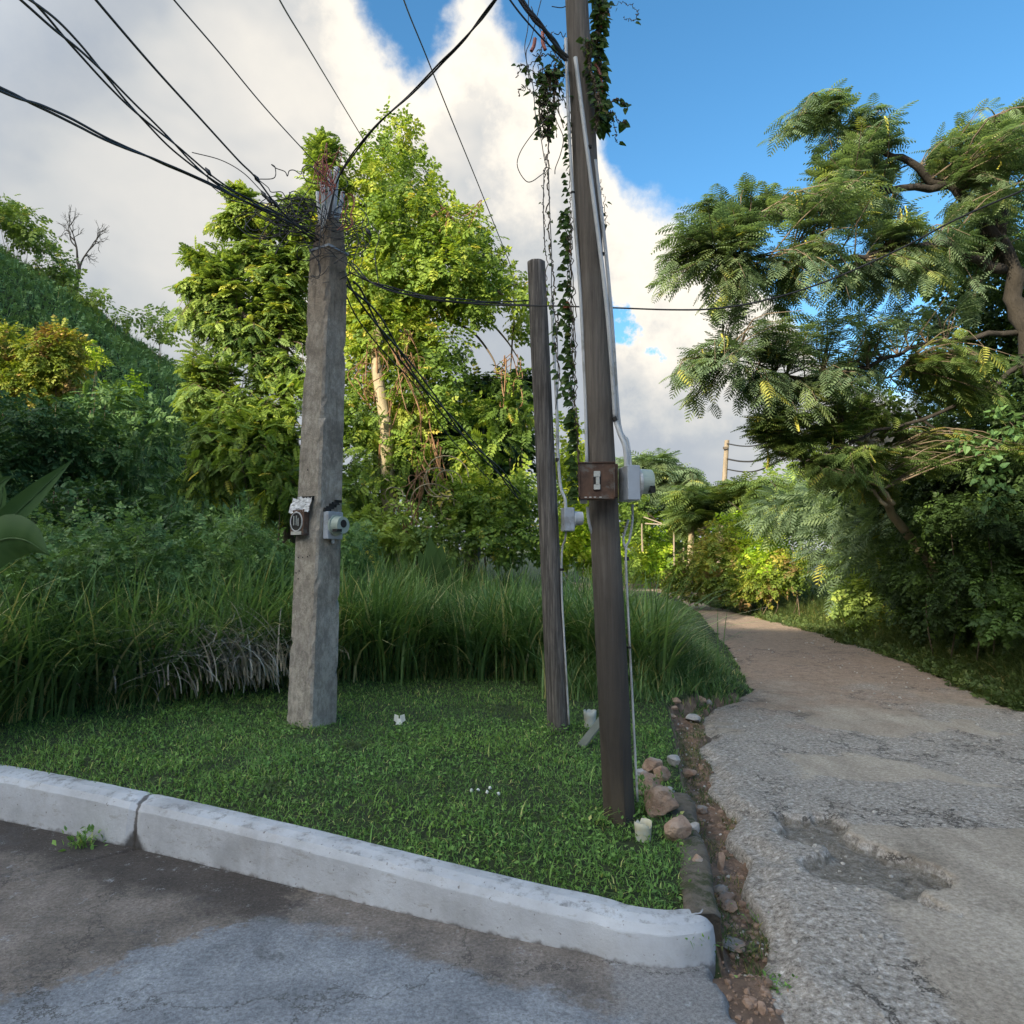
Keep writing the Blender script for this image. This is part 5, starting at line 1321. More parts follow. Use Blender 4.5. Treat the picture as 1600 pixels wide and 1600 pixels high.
# spur of grass right of the tall pole
sp0 = [GL(a, b_)[:2] for a, b_ in ((1000, 1085), (1060, 1088), (1120, 1083), (1158, 1068), (1148, 1030), (1120, 990), (1095, 958))]
sp0 = np.array(sp0)
def reg_spur(n):
    a = rng.random(n)**.8; y = 7.2+15*a; xr = np.interp(y, [7.2, 8.0, 9.0, 11, 13.5, 18, 23], [1.5, 2.3, 2.85, 3.35, 3.85, 4.8, 5.9]); x = xr+.22-3.6*rng.random(n)**1.4
    return np.stack([x, y], -1)[x > .3]
def spur_grass():
    xy = reg_spur(38000); n = len(xy); xr = np.interp(xy[:, 1], [7.2, 8.0, 9.0, 11, 13.5, 18, 23], [1.5, 2.3, 2.85, 3.35, 3.85, 4.8, 5.9])
    inn = sm(-.2, 1.3, xr-xy[:, 0]); L = (.10+1.0*inn*(.5+.5*rng.random(n)))*(.6+.7*fbm(xy[:, 0]*1.4, xy[:, 1]*1.4, 3, 3))
    L *= 1-.62*sm(8.3, 14, xy[:, 1])
    mb = MB(); var = np.clip(.42+.2*rng.normal(size=n), 0, .87); var = np.where(rng.random(n) < .07, .95, var)
    blades(mb, np.stack([xy[:, 0], xy[:, 1], Hg(xy[:, 0], xy[:, 1])-.03], -1), rng.random(n)*6.28, L, .3+.8*rng.random(n), .004+.008*rng.random(n), var, 4)
    tag(mb.build('spur_grass', M['tallgrass']), 'mound of tall green grass jutting out to the dirt road behind the tall pole', 'grass', kind='stuff')
spur_grass()
# individual standout tussocks
def tussock(name, label, px, py, n, L, w, mat='tallgrass', bend=(.2, .7), group=None, rad=.12, at=None, az=None, var=.55, cat='grass'):
    b_ = at if at is not None else GL(px, py); a = rng.random(n)*6.28 if az is None else az[0]+az[1]*rng.normal(size=n)
    p = b_+np.stack([rad*rng.normal(size=n), rad*rng.normal(size=n), 0*a-.02], -1)
    mb = MB(); blades(mb, p, a, L*(.5+.6*rng.random(n)), bend[0]+(bend[1]-bend[0])*rng.random(n), w*(.6+.7*rng.random(n)), np.clip(var+.15*rng.normal(size=n), 0, 1), 6)
    o = mb.build(name, M[mat], origin=b_); tag(o, label, cat, group); return o
tussock('grass_tussock', 'upright dark-bladed tussock above the grass mound beside the tall pole, at the road bend', 0, 0, 60, 1.1, .012, at=on(2.0, 9.4), rad=.3, bend=(.1, .6))
tussock('grass_tussock', 'long-bladed tussock right behind the concrete pole', 0, 0, 70, 1.6, .014, at=on(-1.2, 8.6), rad=.3, bend=(.2, .9))
# bent dead grass pile
g = 'clumps of dead bent grass at the lawn edge'
for i, (px, py, nn_, L, lab) in enumerate(((330, 1082, 340, .95, 'largest pile of grey dead bent grass left of the concrete pole'), (390, 1070, 180, .7, 'smaller grey dead clump between the large pile and the concrete pole'), (270, 1095, 60, .7, 'sparse dead stalks at the left end of the large grey pile'))):
    b_ = GL(px, py)+np.array([.25, -.12, .02]); n = int(nn_*1.1)
    a = math.pi+.55+1.0*rng.normal(size=n); p = b_+np.stack([.30*rng.normal(size=n), .20*rng.normal(size=n)+.12, .25*rng.random(n)], -1)
    mb = MB(); blades(mb, p, a, L*(.35+.8*rng.random(n)), .5+1.1*rng.random(n), .0095*(.6+.8*rng.random(n)), np.clip(.55+.25*rng.normal(size=n), 0, 1), 6)
    tag(mb.build('dead_grass_clump', M['drygrass'], origin=b_), lab, 'dead grass', g)
n = 1500; x = -8+9.5*rng.random(n); y = bank_y(x)+.15+.35*rng.random(n)
mb = MB(); blades(mb, np.stack([x, y, Hg(x, y)+.05*rng.random(n)], -1), rng.random(n)*6.28, .3+.5*rng.random(n), .7+.8*rng.random(n), .003+.003*rng.random(n), np.clip(.5+.25*rng.normal(size=n), 0, 1), 5)
tag(mb.build('dead_stalks', M['drygrass']), 'thin dead stalks scattered along the foot of the grass bank', 'dead grass', kind='stuff')

# grey-green arching clump at left edge, and banana leaves
tussock('arching_clump', 'grey-green arching plant at the left edge beside the lawn', 0, 0, 150, 1.0, .011, at=GL(-40, 1105)+np.array([-.1, .2, 0]), rad=.22, bend=(.6, 1.5), var=.6, cat='plant')
bp_ = empty('banana_plant', on(P(-50, 950, 5.0)[0], 5.0), 'broad-leaved banana plant reaching in from the left edge', 'plant')
def bleaf(pts, w, name='leaf', wing=.5):
    q = smooth_path([P(*a) for a in pts], 18); mb = MB(); V = []; n = len(q); t = np.linspace(0, 1, n)
    tg_ = nrm(np.gradient(q, axis=0)); sd_ = nrm(np.cross(tg_, np.array([.1, .9, .3]))); nn_ = np.cross(sd_, tg_)
    ww = w*np.sin(math.pi*np.clip(t*.86+.10, 0, 1))**.7*(1-t**6)
    for s in (-1, -.5, 0, .5, 1): V.append(q+sd_*(ww*s)[:, None]-nn_*(ww*wing*s*s)[:, None]+nn_*(.012*(fbm(t*30, t*0+s*5, 1, 2)-.5))[:, None])
    V = np.array(V); i = (np.arange(4)[:, None]*n+np.arange(n-1)[None]).ravel()
    mb.add(V.reshape(-1, 3), np.stack([i, i+1, i+1+n, i+n], -1), np.tile(.35+.5*rng.random(n), 5)); lf = mb.build(name, M['banana'], bp_, True)
    mb = MB(); tube(mb, q, np.linspace(.012, .003, n), 6, .9); mb.build('midrib', M['banana'], lf, True)
bleaf([(-60, 905, 4.6), (-10, 850, 4.6), (35, 843, 4.6), (78, 868, 4.6)], .15, wing=-.5)
bleaf([(-40, 900, 5.3), (10, 820, 5.3), (60, 770, 5.3), (116, 716, 5.3)], .085)
bleaf([(-60, 880, 5.2), (-25, 800, 5.2), (-5, 760, 5.2), (22, 742, 5.2)], .06)
bleaf([(-20, 900, 5.5), (-8, 820, 5.5), (4, 770, 5.5), (-6, 720, 5.5)], .07)
mb = MB(); tube(mb, smooth_path([on(P(-50, 950, 5.0)[0], 5.0), P(-52, 940, 5), P(-50, 890, 5)], 8), .07, 10); mb.build('stem', M['banana'], bp_, True)
# big-leaved plant right behind the concrete pole
el_ = empty('broad_leaf_plant', on(P(680, 900, 10.2)[0], 10.2), 'plant with broad upright leaves rising from the tall grass right of the concrete pole', 'plant')
for (px, py, w_) in ((672, 838, .16), (690, 850, .13), (655, 860, .10), (705, 872, .09)):
    q = smooth_path([P(680, 925, 10.2), P((680+px)/2, 895, 10.1), P(px, py, 10.0)], 12); t = np.linspace(0, 1, 12); mb = MB(); V = []
    ww = w_*np.sin(math.pi*np.clip(t*.9+.08, 0, 1))
    for s in (-1, 0, 1): V.append(q+np.array([1, 0, 0])*(ww*s)[:, None]+np.array([0, -.3, 0])*(ww*abs(s))[:, None])
    V = np.array(V); i = (np.arange(2)[:, None]*12+np.arange(11)[None]).ravel(); mb.add(V.reshape(-1, 3), np.stack([i, i+1, i+13, i+12], -1), .8); mb.build('leaf', M['banana'], el_, True)

# ---- lawn grass
n = 230000
x = -6.5+8.2*rng.random(n); y = 2.7+6.0*rng.random(n)
dens = np.clip(3.6/y, .35, 1)
k = (y > kerbY(x)+.145+.05*rng.random(n)) & (x < np.interp(y, LY, LX)-.06+.08*rng.random(n)**3+.11*sm(4.2, 4.8, y)*rng.random(n)) & (y < bank_y(x)+.5) & (rng.random(n) < dens) & (x > -.85*y) & (rng.random(n) < .35+1.6*fbm(x*3.1, y*3.1, 14, 3)**1.3) & (np.hypot(x-b3[0] if 'b3' in globals() else x-.56, y-3.7) > .07)
x, y = x[k], y[k]; n = len(x); z = Hg(x, y); c = fbm(x*2.5, y*2.5, 1, 4)
mb = MB(); L = (.018+.034*rng.random(n))*(.65+.8*c)
blades(mb, np.stack([x, y, z-.004], -1), rng.random(n)*6.28, L, .4+1.1*rng.random(n), .0026+.0026*rng.random(n), np.where(rng.random(n) < .03, 1, np.clip(.42+.2*rng.normal(size=n)+(c-.5)*.6, 0, .95)), 2)
# clover-like leaves near the front right
n = 11000; x = -3+4.2*rng.random(n); y = 2.9+3.4*rng.random(n)
c = fbm(x*1.6, y*1.6, 7, 3); k = (y > kerbY(x)+.2) & (x < np.interp(y, LY, LX)-.05) & (c > .42); x, y = x[k], y[k]; n = len(x)
put_leaves(mb, T_KITE, np.stack([x, y, Hg(x, y)+.012+.03*rng.random(n)], -1), np.tile([0, -.2, .2], (n, 1)).astype(float), .020+.014*rng.random(n), np.clip(.5+.2*rng.normal(size=n), 0, .9), 0, 1.0)
n = 500; x = -5+6*rng.random(n); y = 3+5*rng.random(n); k = (y > kerbY(x)+.22) & (x < np.interp(y, LY, LX)-.1); x, y = x[k], y[k]; n = len(x)
blades(mb, np.stack([x, y, Hg(x, y)], -1), rng.random(n)*6.28, .07+.08*rng.random(n), .6+.9*rng.random(n), .003+.002*rng.random(n), np.clip(.75+.2*rng.normal(size=n), 0, 1), 4)
tag(mb.build('lawn_grass', M['lawn']), 'short green mown grass of the lawn behind the kerb', 'grass', kind='stuff')

# weeds
def weed(px, py, label, n=40, size=.05, h=.12, rad=.08, mat='lawn', at=None, blade=20):
    size *= .62
    b_ = at if at is not None else GL(px, py); mb = MB()
    p = b_+np.stack([rad*rng.normal(size=n), rad*.7*rng.normal(size=n), h*rng.random(n)], -1)
    put_leaves(mb, T_KITE, p, nrm(p-b_+[0, 0, .01]), size*(.6+.8*rng.random(n)), np.clip(.5+.25*rng.normal(size=n), 0, 1), 0, .8)
    if blade:
        p = b_+np.stack([rad*.6*rng.normal(size=blade), rad*.5*rng.normal(size=blade), 0*rng.random(blade)], -1)
        blades(mb, p, rng.random(blade)*6.28, h*(.6+.9*rng.random(blade)), .5+.9*rng.random(blade), .0035, np.clip(.5+.25*rng.normal(size=blade), 0, 1), 4)
    tag(mb.build('weed', M[mat], origin=b_), label, 'weed', 'weeds at the paving edges')
weed(130, 1325, 'weed growing from the joint between kerb and drive, left', 60, .055, .09, .055, at=G(128, 1322, 0), blade=40)
weed(1000, 1270, 'leafy weed filling the gap between the tall pole and the broken white tub', 170, .05, .20, .075)
weed(1082, 1490, 'weed tuft at the round end of the kerb', 50, .03, .07, .04)
weed(1120, 1470, 'low weed patch in the earth just right of the kerb end', 70, .03, .04, .06, 'verge')
weed(1165, 1495, 'weed patch further right of the kerb end', 50, .03, .04, .05, 'verge')
weed(1190, 1450, 'thin grassy weed above the weed patch right of the kerb end', 25, .025, .08, .05)
weed(1215, 1552, 'small weed tuft above the tan pointed stone', 70, .03, .05, .045)
weed(1195, 1205, 'small weed tuft on the grey road, left of the pot-hole', 60, .03, .03, .06)
weed(1285, 1195, 'low weed tuft on the road beyond the pot-hole', 60, .03, .025, .07, 'verge')
weed(1350, 1200, 'faint brownish weed tuft on the road, right of the low green one', 40, .03, .02, .06, 'verge')
weed(1160, 1170, 'grassy line of weed along a crack in the road slab', 40, .03, .02, .07, 'verge')
weed(1020, 1160, 'grass tuft by the edging beside the tall pole', 80, .05, .14, .08)
weed(938, 1290, 'weeds at the left foot of the tall pole', 60, .04, .10, .06)
weed(860, 1145, 'weeds round the foot of the short wooden pole', 90, .05, .09, .12)
weed(480, 1145, 'weeds round the foot of the concrete pole', 70, .05, .05, .15)
# scrappy litter plants in the gully
n = 5000; gy = 2.9+5*rng.random(n); w_ = rng.random(n); c = fbm(gy*1.7, w_*2, 3, 3); k = c > .5-.1*(gy > 5); gy, w_ = gy[k], w_[k]; n = len(gy)
gx = np.interp(gy, LY, LX)*(1-w_)+np.interp(gy, RY, RX)*w_+.06
mb = MB(); blades(mb, np.stack([gx, gy, Hg(gx, gy)], -1), rng.random(n)*6.28, .015+.06*rng.random(n)**2, .6+.9*rng.random(n), .0025+0*gx, np.clip(.5+.3*rng.normal(size=n), 0, 1), 3)
tag(mb.build('gully_weeds', M['verge']), 'sparse small weeds in the dirt gully beside the road', 'weeds', kind='stuff')

# ---- right verge
def reg_verge(n):
    y = 3+30*rng.random(n)**1.3; d = 2.6*rng.random(n)**1.5; x = np.interp(y, QY, QX)+d-.25+.4*(fbm(y*1.5, y*0, 2, 3)-.5); return np.stack([x, y], -1)
xy = reg_verge(60000); n = len(xy); d_ = xy[:, 0]-np.interp(xy[:, 1], QY, QX)
mb = MB(); L = (.14+.85*sm(-.1, 1.0, d_)*(.4+.6*rng.random(n)))*(.6+.8*fbm(xy[:, 0], xy[:, 1], 3, 3))
z = np.maximum(Hg(xy[:, 0], xy[:, 1]), -.03)
blades(mb, np.stack([xy[:, 0], xy[:, 1], z-.02], -1), rng.random(n)*6.28, L, .3+1.0*rng.random(n), .004+.006*rng.random(n), np.clip(.45+.22*rng.normal(size=n), 0, 1), 4)
n = 26000; xy = reg_verge(n); d_ = xy[:, 0]-np.interp(xy[:, 1], QY, QX)
put_leaves(mb, T_SPRIG, np.stack([xy[:, 0], xy[:, 1], np.maximum(Hg(xy[:, 0], xy[:, 1]), -.03)+(.05+.7*sm(0, 2, d_))*rng.random(n)], -1), np.tile([-.5, -.4, .4], (n, 1)).astype(float), .09+.06*rng.random(n), np.clip(.4+.2*rng.normal(size=n), 0, .85), .2)
tag(mb.build('verge_grass', M['verge']), 'rough grass and weeds along the right edge of the dirt road', 'grass', kind='stuff')

# shaded bushes along the right side
def WB(x, y, z, rx, ry, rz): return (np.array([x, y, z]), (rx, ry, rz))
g = 'dark bushes along the right side of the road'
for i, (lab, bl, T, s, dn, mt) in enumerate((
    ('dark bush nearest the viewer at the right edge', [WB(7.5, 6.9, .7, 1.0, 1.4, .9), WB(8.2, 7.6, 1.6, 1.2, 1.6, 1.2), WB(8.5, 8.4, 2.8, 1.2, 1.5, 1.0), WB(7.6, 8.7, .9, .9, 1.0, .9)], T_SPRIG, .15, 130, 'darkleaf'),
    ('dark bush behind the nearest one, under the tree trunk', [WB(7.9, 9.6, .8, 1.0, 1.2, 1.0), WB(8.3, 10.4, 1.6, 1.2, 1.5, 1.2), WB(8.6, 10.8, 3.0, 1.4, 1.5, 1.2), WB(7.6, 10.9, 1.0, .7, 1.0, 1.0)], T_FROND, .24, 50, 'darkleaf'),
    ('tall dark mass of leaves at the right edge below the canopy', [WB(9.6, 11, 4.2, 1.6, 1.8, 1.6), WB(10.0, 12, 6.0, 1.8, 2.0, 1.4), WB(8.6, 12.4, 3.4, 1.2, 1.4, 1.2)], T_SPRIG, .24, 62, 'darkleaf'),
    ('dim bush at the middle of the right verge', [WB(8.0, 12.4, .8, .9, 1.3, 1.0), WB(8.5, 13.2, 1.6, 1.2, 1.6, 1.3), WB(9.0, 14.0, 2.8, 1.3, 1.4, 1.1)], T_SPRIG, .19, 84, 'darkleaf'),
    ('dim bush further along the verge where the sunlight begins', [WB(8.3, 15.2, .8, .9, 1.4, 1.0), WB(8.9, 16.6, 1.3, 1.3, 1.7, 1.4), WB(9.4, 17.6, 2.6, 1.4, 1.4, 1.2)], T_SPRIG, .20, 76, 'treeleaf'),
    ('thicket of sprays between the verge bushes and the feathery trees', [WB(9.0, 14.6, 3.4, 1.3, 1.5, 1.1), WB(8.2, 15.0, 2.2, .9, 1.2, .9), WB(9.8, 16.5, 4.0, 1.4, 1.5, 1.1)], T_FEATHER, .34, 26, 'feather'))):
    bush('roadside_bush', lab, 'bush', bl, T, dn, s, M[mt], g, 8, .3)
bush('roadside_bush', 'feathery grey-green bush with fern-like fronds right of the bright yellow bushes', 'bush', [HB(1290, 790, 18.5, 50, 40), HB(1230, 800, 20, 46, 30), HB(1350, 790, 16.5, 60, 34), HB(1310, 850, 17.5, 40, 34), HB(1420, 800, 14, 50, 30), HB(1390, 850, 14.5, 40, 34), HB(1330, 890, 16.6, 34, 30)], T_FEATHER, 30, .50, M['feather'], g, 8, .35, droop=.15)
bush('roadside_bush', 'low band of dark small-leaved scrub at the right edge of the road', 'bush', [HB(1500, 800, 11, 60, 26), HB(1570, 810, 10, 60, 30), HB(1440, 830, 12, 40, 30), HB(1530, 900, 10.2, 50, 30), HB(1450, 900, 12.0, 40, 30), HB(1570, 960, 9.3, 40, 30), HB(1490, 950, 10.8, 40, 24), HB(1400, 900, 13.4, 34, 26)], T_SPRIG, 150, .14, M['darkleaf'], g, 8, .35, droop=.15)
bush('roadside_bush', 'trailing creeper patch with light leaves at the upper right edge', 'bush', [HB(1550, 740, 9.2, 24, 60), HB(1570, 660, 9.2, 30, 30), HB(1510, 690, 9.4, 22, 14)], T_HEART, 90, .085, M['moundleaf'], g, 0, .4)
g = 'sunlit bushes at the bend of the road'
bush('bend_bush', 'bright yellow-green bush at the bend of the road with dry brown sprays', 'bush', [HB(1110, 880, 24, 42, 34), HB(1070, 910, 25, 34, 22), HB(1150, 900, 23, 40, 30), HB(1130, 850, 24, 28, 26)], T_SPRIG, 62, .26, M['yellowleaf'], g, 10, .4)
bush('bend_bush', 'lime green leafy bush at the bend just above the yellow one', 'bush', [HB(1150, 830, 25, 26, 22), HB(1185, 855, 23, 34, 24), HB(1165, 815, 25, 14, 14), HB(1215, 880, 21, 34, 28)], T_SPRIG, 60, .26, M['limeleaf'], g, 10, .35)
bush('bend_bush', 'yellow bush catching sun at the right of the bend, partly in shadow', 'bush', [HB(1200, 905, 21, 36, 24), HB(1240, 890, 19.5, 24, 28), HB(1165, 925, 22, 24, 14)], T_SPRIG, 80, .22, M['yellowleaf'], g, 10, .4)
bush('bend_bush', 'bright lime bush behind the meter box on the tall pole, beyond the road', 'bush', [HB(1018, 850, 46, 24, 28), HB(1000, 880, 45, 24, 22), HB(1035, 885, 45, 22, 20), HB(1010, 815, 47, 20, 18)], T_SPRIG, 17, .5, M['limeleaf'], g, 10, .4)
bush('bend_bush', 'olive bushy growth just right of the tall pole at road level', 'bush', [HB(990, 800, 44, 20, 34), HB(985, 870, 43, 14, 34), HB(1060, 900, 40, 20, 14)], T_SPRIG, 17, .5, M['sunleaf'], g, 10, .4)
skeleton_tree('flat_topped_tree', 'pale flat-topped feathery tree in the distance beside the meter box', 'tree',
    [(on(P(1005, 900, 48)[0], 48), .3), (P(1008, 800, 48), .2), (P(1012, 740, 48), .12)], [[(P(1010, 760, 48), .1), (P(1060, 745, 48), .05)], [(P(1008, 770, 48), .1), (P(985, 730, 48), .05)]],
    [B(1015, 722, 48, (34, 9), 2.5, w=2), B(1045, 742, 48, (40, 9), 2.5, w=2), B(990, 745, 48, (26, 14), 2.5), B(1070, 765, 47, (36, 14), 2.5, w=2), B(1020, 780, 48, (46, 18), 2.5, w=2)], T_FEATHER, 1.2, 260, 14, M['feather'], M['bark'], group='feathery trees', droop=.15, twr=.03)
skeleton_tree('feathery_tree', 'low spreading feathery tree behind the bright bushes at the bend', 'tree',
    [(on(P(1075, 880, 29)[0], 29), .15), (P(1080, 830, 29), .12), (P(1085, 800, 29), .08)], [[(P(1082, 820, 29), .08), (P(1130, 780, 29), .04)], [(P(1082, 810, 29), .08), (P(1060, 775, 29), .04)], [(P(1090, 830, 28), .06), (P(1180, 780, 27), .03)]],
    [B(1070, 775, 29, (26, 18), 2), B(1110, 785, 29, (36, 20), 2, w=2), B(1160, 765, 27, (40, 14), 2, w=2), B(1080, 810, 29, (34, 16), 2, w=1.5), B(1150, 790, 28, (40, 20), 2, w=2), B(1210, 770, 25, (40, 24), 2, w=2.4), B(1200, 810, 25, (44, 24), 2, w=2)], T_FEATHER, .7, 360, 13, M['featherlit'], M['palebark'], group='feathery trees', droop=.05, flat=.2)

# ---- big feathery tree leaning over the road from the right
Yr = 10.5
tb_ = on(8.6, 10.9)
limb = lambda *a: [(P(x, y, Y), r) for x, y, Y, r in a]
def flatb(bl):
    out = []
    for c, r, w_ in bl:
        r = np.array(r)
        for q in range(2):
            out.append((c+np.array([.5*r[0]*rng.normal(), .5*r[1]*rng.normal(), (.55 if q else -.55)*r[2]]), r*np.array([.85, .8, .28]), w_*.5))
    return out
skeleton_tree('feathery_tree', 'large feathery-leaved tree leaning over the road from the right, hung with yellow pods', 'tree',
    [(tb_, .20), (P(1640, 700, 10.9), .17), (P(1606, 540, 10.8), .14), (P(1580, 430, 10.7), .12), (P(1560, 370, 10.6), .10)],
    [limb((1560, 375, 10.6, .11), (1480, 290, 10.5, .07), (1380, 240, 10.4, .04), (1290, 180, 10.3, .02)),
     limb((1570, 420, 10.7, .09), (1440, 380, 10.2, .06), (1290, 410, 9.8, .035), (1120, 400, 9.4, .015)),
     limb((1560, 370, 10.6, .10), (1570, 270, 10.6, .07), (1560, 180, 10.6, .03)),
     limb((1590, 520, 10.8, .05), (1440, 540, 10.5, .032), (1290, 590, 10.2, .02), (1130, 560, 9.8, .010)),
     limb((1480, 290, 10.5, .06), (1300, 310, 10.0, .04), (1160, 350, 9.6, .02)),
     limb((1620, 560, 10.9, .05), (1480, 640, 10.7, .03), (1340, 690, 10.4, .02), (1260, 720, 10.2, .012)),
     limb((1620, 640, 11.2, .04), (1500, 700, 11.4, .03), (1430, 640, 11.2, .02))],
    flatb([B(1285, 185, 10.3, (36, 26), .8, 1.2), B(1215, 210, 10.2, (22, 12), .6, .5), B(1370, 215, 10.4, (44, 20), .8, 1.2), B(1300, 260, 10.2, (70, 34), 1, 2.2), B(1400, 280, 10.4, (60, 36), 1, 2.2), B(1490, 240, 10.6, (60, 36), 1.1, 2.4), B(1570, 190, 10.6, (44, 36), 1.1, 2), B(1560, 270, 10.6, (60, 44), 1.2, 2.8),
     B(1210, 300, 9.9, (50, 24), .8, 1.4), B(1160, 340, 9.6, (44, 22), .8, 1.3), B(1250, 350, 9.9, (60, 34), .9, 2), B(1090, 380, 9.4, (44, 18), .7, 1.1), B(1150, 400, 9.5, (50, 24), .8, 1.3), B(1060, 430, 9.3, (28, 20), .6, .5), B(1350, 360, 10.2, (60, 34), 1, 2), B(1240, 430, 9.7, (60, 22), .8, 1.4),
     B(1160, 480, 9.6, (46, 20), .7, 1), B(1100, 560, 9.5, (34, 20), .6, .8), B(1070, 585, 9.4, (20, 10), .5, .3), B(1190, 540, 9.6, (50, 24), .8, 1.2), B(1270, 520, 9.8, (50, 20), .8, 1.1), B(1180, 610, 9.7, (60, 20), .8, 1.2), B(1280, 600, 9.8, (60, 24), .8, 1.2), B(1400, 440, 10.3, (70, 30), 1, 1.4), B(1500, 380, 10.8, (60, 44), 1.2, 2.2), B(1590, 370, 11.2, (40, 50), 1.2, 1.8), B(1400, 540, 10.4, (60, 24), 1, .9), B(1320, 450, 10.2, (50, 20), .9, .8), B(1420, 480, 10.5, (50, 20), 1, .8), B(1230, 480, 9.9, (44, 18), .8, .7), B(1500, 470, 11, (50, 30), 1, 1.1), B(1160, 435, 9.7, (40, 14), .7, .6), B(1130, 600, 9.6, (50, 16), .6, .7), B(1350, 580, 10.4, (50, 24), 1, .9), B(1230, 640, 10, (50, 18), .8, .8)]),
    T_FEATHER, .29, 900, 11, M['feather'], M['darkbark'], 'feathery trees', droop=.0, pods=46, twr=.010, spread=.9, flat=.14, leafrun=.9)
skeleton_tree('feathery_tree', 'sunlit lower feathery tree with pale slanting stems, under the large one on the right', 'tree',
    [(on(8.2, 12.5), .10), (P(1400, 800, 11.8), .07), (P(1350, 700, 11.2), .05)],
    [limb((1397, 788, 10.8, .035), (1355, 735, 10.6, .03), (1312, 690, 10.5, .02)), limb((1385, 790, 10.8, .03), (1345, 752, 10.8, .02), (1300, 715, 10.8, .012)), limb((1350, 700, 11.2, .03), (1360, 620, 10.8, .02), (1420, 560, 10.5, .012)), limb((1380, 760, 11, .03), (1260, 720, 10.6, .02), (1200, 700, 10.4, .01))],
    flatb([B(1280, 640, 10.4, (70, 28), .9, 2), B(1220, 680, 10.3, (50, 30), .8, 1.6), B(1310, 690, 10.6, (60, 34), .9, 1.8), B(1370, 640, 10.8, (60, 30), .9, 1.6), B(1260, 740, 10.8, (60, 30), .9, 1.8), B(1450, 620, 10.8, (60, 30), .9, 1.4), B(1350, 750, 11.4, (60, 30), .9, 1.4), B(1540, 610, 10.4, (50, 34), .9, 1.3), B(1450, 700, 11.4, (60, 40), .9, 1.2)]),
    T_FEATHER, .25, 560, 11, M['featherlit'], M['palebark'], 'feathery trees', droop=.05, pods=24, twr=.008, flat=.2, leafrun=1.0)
# dark leafy tree behind the trunk, right edge
bush('dark_tree', 'dark broad-leaved tree filling the upper right behind the feathery foliage', 'tree', [HB(1530, 420, 13.5, 60, 60), HB(1590, 330, 13.5, 60, 60), HB(1640, 480, 13.5, 70, 80), HB(1480, 560, 13.5, 56, 34), HB(1600, 620, 13, 70, 60), HB(1440, 660, 14, 60, 50), HB(1380, 740, 14.5, 60, 50), HB(1510, 730, 13, 70, 60), HB(1440, 400, 13.5, 40, 34), HB(1500, 480, 13.5, 44, 40), HB(1560, 540, 13, 60, 40)], T_SPRIG, 30, .28, M['darkleaf'], None, 14, .35)
bush('dead_vine_clump', 'rust-brown dried vine clump hanging at the middle of the right trees', 'vine', [HB(1375, 715, 11, 22, 26), HB(1350, 690, 11, 16, 14)], T_KITE, 260, .12, M['drygrass'], None, 0, .6)
bush('distant_tree', 'dark rounded tree far behind the bend, right', 'tree', [HB(1290, 760, 36, 90, 40), HB(1400, 740, 34, 90, 60), HB(1200, 800, 38, 60, 30)], T_SPRIG, 10, .6, M['treeleaf'], 'far trees', 8, .3)
bush('distant_tree', 'green trees far behind the poles at road level', 'tree', [HB(940, 810, 50, 40, 50), HB(900, 780, 50, 40, 60), HB(1090, 850, 52, 60, 40), HB(1060, 860, 56, 60, 30)], T_SPRIG, 7, .8, M['sunleaf'], 'far trees', 8, .3)
bush('distant_tree', 'green trees far behind the vine-covered tree', 'tree', [HB(500, 800, 28, 90, 60), HB(640, 780, 28, 90, 70), HB(780, 790, 28, 80, 60), HB(380, 800, 26, 80, 50)], T_SPRIG, 10, .5, M['treeleaf'], 'far trees', 8, .3)
# far fence posts and boards
g = 'pale fence posts beyond the bend'
for px, y0, y1, Y, lab in ((1053, 830, 884, 40, 'pale wooden post standing alone left of the bright bushes'), (1003, 818, 854, 42, 'short pale post just right of the tall pole'), (1068, 856, 882, 42, 'stubby pale post right of the lone post')):
    b_ = P(px, y1, Y); mb = MB(); tube(mb, np.array([P(px+1, y1+8, Y), (b_+P(px, y0, Y))/2, P(px, y0, Y)]), [.055, .05, .045], 7); tag(mb.build('fence_post', M['postwood'], origin=b_), lab, 'post', g)
for i, (a, b_, lab) in enumerate((((1008, 818), (1046, 820), 'lowest pale board of the pile beyond the bend'), ((1006, 808), (1034, 818), 'upper slanting board of the pile beyond the bend'), ((1012, 802), (1024, 812), 'short reddish board on top of the pile beyond the bend'))):
    p0 = P(*a, 41); p1 = P(*b_, 41.3); mb = MB(); box(mb, (p0+p1)/2, (p1-p0)/2, np.array([0, .08, 0]), np.array([0, 0, .03])); tag(mb.build('board', M['board'] if i < 2 else M['rust'], origin=p0), lab, 'board', 'boards beyond the bend')
# ================================================================== CAMERA, SUN, SKY
cam = bpy.data.cameras.new('camera'); co = bpy.data.objects.new('camera', cam); COL.objects.link(co)
co.location = (0, 0, CZ); co.rotation_euler = (math.pi/2+TH, 0, 0)
cam.sensor_width = 36; cam.sensor_fit = 'HORIZONTAL'; cam.lens = 36*F/1600; cam.clip_end = 2000; cam.clip_start = .05
S.camera = co
EL = math.atan(.40); sv = Vector((-SD[0]*math.cos(EL), -SD[1]*math.cos(EL), math.sin(EL)))
sun = bpy.data.lights.new('sun', 'SUN'); so = bpy.data.objects.new('sun', sun); COL.objects.link(so)
sun.energy = 4.6; sun.angle = R(.5); sun.color = (1.0, .88, .66)
so.rotation_euler = (-sv).to_track_quat('-Z', 'Y').to_euler()
w = bpy.data.worlds.new('World'); S.world = w; w.use_nodes = True; nt = w.node_tree
bg = nt.nodes['Background']; bg.inputs[1].default_value = .12
sky = nt.nodes.new('ShaderNodeTexSky'); sky.sky_type = 'NISHITA'; sky.sun_disc = False
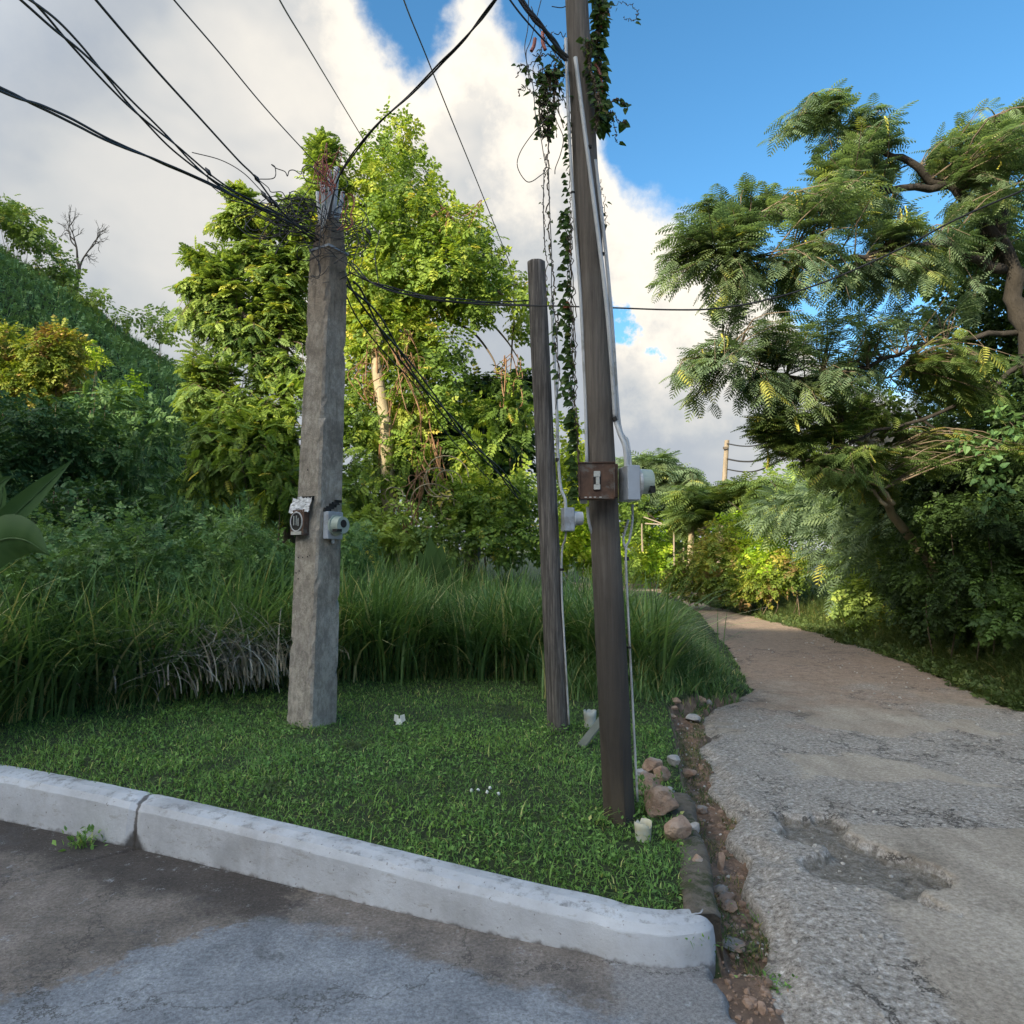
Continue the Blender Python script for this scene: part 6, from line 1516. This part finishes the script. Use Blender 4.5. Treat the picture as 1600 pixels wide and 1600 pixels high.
sky.sun_elevation = EL; sky.sun_rotation = math.atan2(-SD[0], -SD[1]); sky.air_density = 1.0; sky.dust_density = .4; sky.ozone_density = 2.5
tc = nt.nodes.new('ShaderNodeTexCoord'); gen = tc.outputs['Generated']
sx = nt.nodes.new('ShaderNodeSeparateXYZ'); nt.links.new(gen, sx.inputs[0])
az = math_(nt, 'ARCTAN2', sx.outputs[0], sx.outputs[1]); el = math_(nt, 'ARCSINE', sx.outputs[2])
azn = nt.nodes.new('ShaderNodeMapRange'); nt.links.new(az, azn.inputs[0]); azn.inputs[1].default_value = -.9; azn.inputs[2].default_value = .9
def fcurve(src, pts):
    c = nt.nodes.new('ShaderNodeFloatCurve'); cu = c.mapping.curves[0]
    while len(cu.points) < len(pts): cu.points.new(.5, .5)
    for p_, (x, y) in zip(cu.points, pts): p_.location = (x, y); p_.handle_type = 'AUTO'
    c.mapping.update(); nt.links.new(src, c.inputs['Value']); return c.outputs[0]
azf = lambda a: (a+.9)/1.8
thr = fcurve(azn.outputs[0], [(0, .98), (azf(-.40), .97), (azf(-.27), .80), (azf(-.20), .665), (azf(-.13), .655), (azf(-.05), .71), (azf(0), .665), (azf(.08), .60), (azf(.15), .53), (azf(.22), .49), (azf(.29), .455), (azf(.35), .38), (azf(.42), .27), (azf(.5), .2), (1, .22)])
n_big = noise(nt, 3.2, 9, .58, gen); n_med = noise(nt, 7, 9, .62, mapping(nt, (1, 1, 1), (3.1, 1.7, .4), vec=gen)); n_low = noise(nt, 1.7, 5, .55, mapping(nt, (1, 1, 1.6), (8, 2, 5), vec=gen))
dlt = math_(nt, 'SUBTRACT', thr, el)
dl = math_(nt, 'ADD', dlt, math_(nt, 'MULTIPLY', math_(nt, 'SUBTRACT', n_big, .5), .34))
dl = math_(nt, 'ADD', dl, math_(nt, 'MULTIPLY', math_(nt, 'SUBTRACT', n_med, .5), .16))
mask = smap(nt, dl, -.012, .045)
# thin low band of cloud and haze near the horizon, a gap at mid height on the right
gapn = smap(nt, math_(nt, 'ADD', n_med, math_(nt, 'MULTIPLY', math_(nt, 'ABSOLUTE', math_(nt, 'SUBTRACT', el, .33)), 2.0)), .42, .36)
gaz = smap(nt, math_(nt, 'ABSOLUTE', math_(nt, 'SUBTRACT', az, .20)), .16, .06)
mask = math_(nt, 'MULTIPLY', mask, math_(nt, 'SUBTRACT', 1.0, math_(nt, 'MULTIPLY', gapn, gaz)))
white = smap(nt, math_(nt, 'ADD', dl, math_(nt, 'MULTIPLY', math_(nt, 'SUBTRACT', n_med, .5), .75)), .34, .02)
white = math_(nt, 'MAXIMUM', white, math_(nt, 'MULTIPLY', smap(nt, n_low, .50, .66), .8))
brightaz = smap(nt, az, -.70, -.16, .34, 1.0)
lowdim = smap(nt, el, .08, .30, .35, 1.0)
fac = math_(nt, 'MULTIPLY', math_(nt, 'MULTIPLY', white, brightaz), lowdim)
ccol = ramp(nt, math_(nt, 'ADD', math_(nt, 'MULTIPLY', fac, .85), math_(nt, 'MULTIPLY', math_(nt, 'SUBTRACT', n_med, .35), .35)), [(0, (.42, .47, .54)), (.22, (.60, .62, .63)), (.55, (.78, .76, .72)), (.85, (1.05, .98, .86)), (1, (1.2, 1.12, .98))])
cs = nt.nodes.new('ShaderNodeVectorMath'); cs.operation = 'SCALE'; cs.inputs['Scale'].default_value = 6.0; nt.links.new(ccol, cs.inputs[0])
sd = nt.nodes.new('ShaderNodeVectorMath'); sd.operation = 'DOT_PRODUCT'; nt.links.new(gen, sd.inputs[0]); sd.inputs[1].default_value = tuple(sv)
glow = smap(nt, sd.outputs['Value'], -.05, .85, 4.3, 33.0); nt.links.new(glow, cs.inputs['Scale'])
warm = mix(nt, smap(nt, sd.outputs['Value'], .0, .7), (1.0, 1.0, 1.0), (1.0, .93, .83))   # clouds round the unseen sun boosted and warmed to fill the shaded foreground
hs = nt.nodes.new('ShaderNodeHueSaturation'); hs.inputs['Saturation'].default_value = 1.22; hs.inputs['Value'].default_value = 1.05; hs.inputs['Hue'].default_value = .492; nt.links.new(sky.outputs[0], hs.inputs['Color'])
skc = hs.outputs[0]
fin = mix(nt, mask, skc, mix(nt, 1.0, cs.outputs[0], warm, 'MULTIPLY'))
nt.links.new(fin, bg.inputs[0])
S.view_settings.view_transform = 'Standard'; S.view_settings.look = 'None'; S.view_settings.exposure = 1.05; S.view_settings.gamma = 1
S.render.engine = 'CYCLES'
S.cycles.max_bounces = 4; S.cycles.diffuse_bounces = 2; S.cycles.glossy_bounces = 2; S.cycles.transmission_bounces = 3; S.cycles.transparent_max_bounces = 8
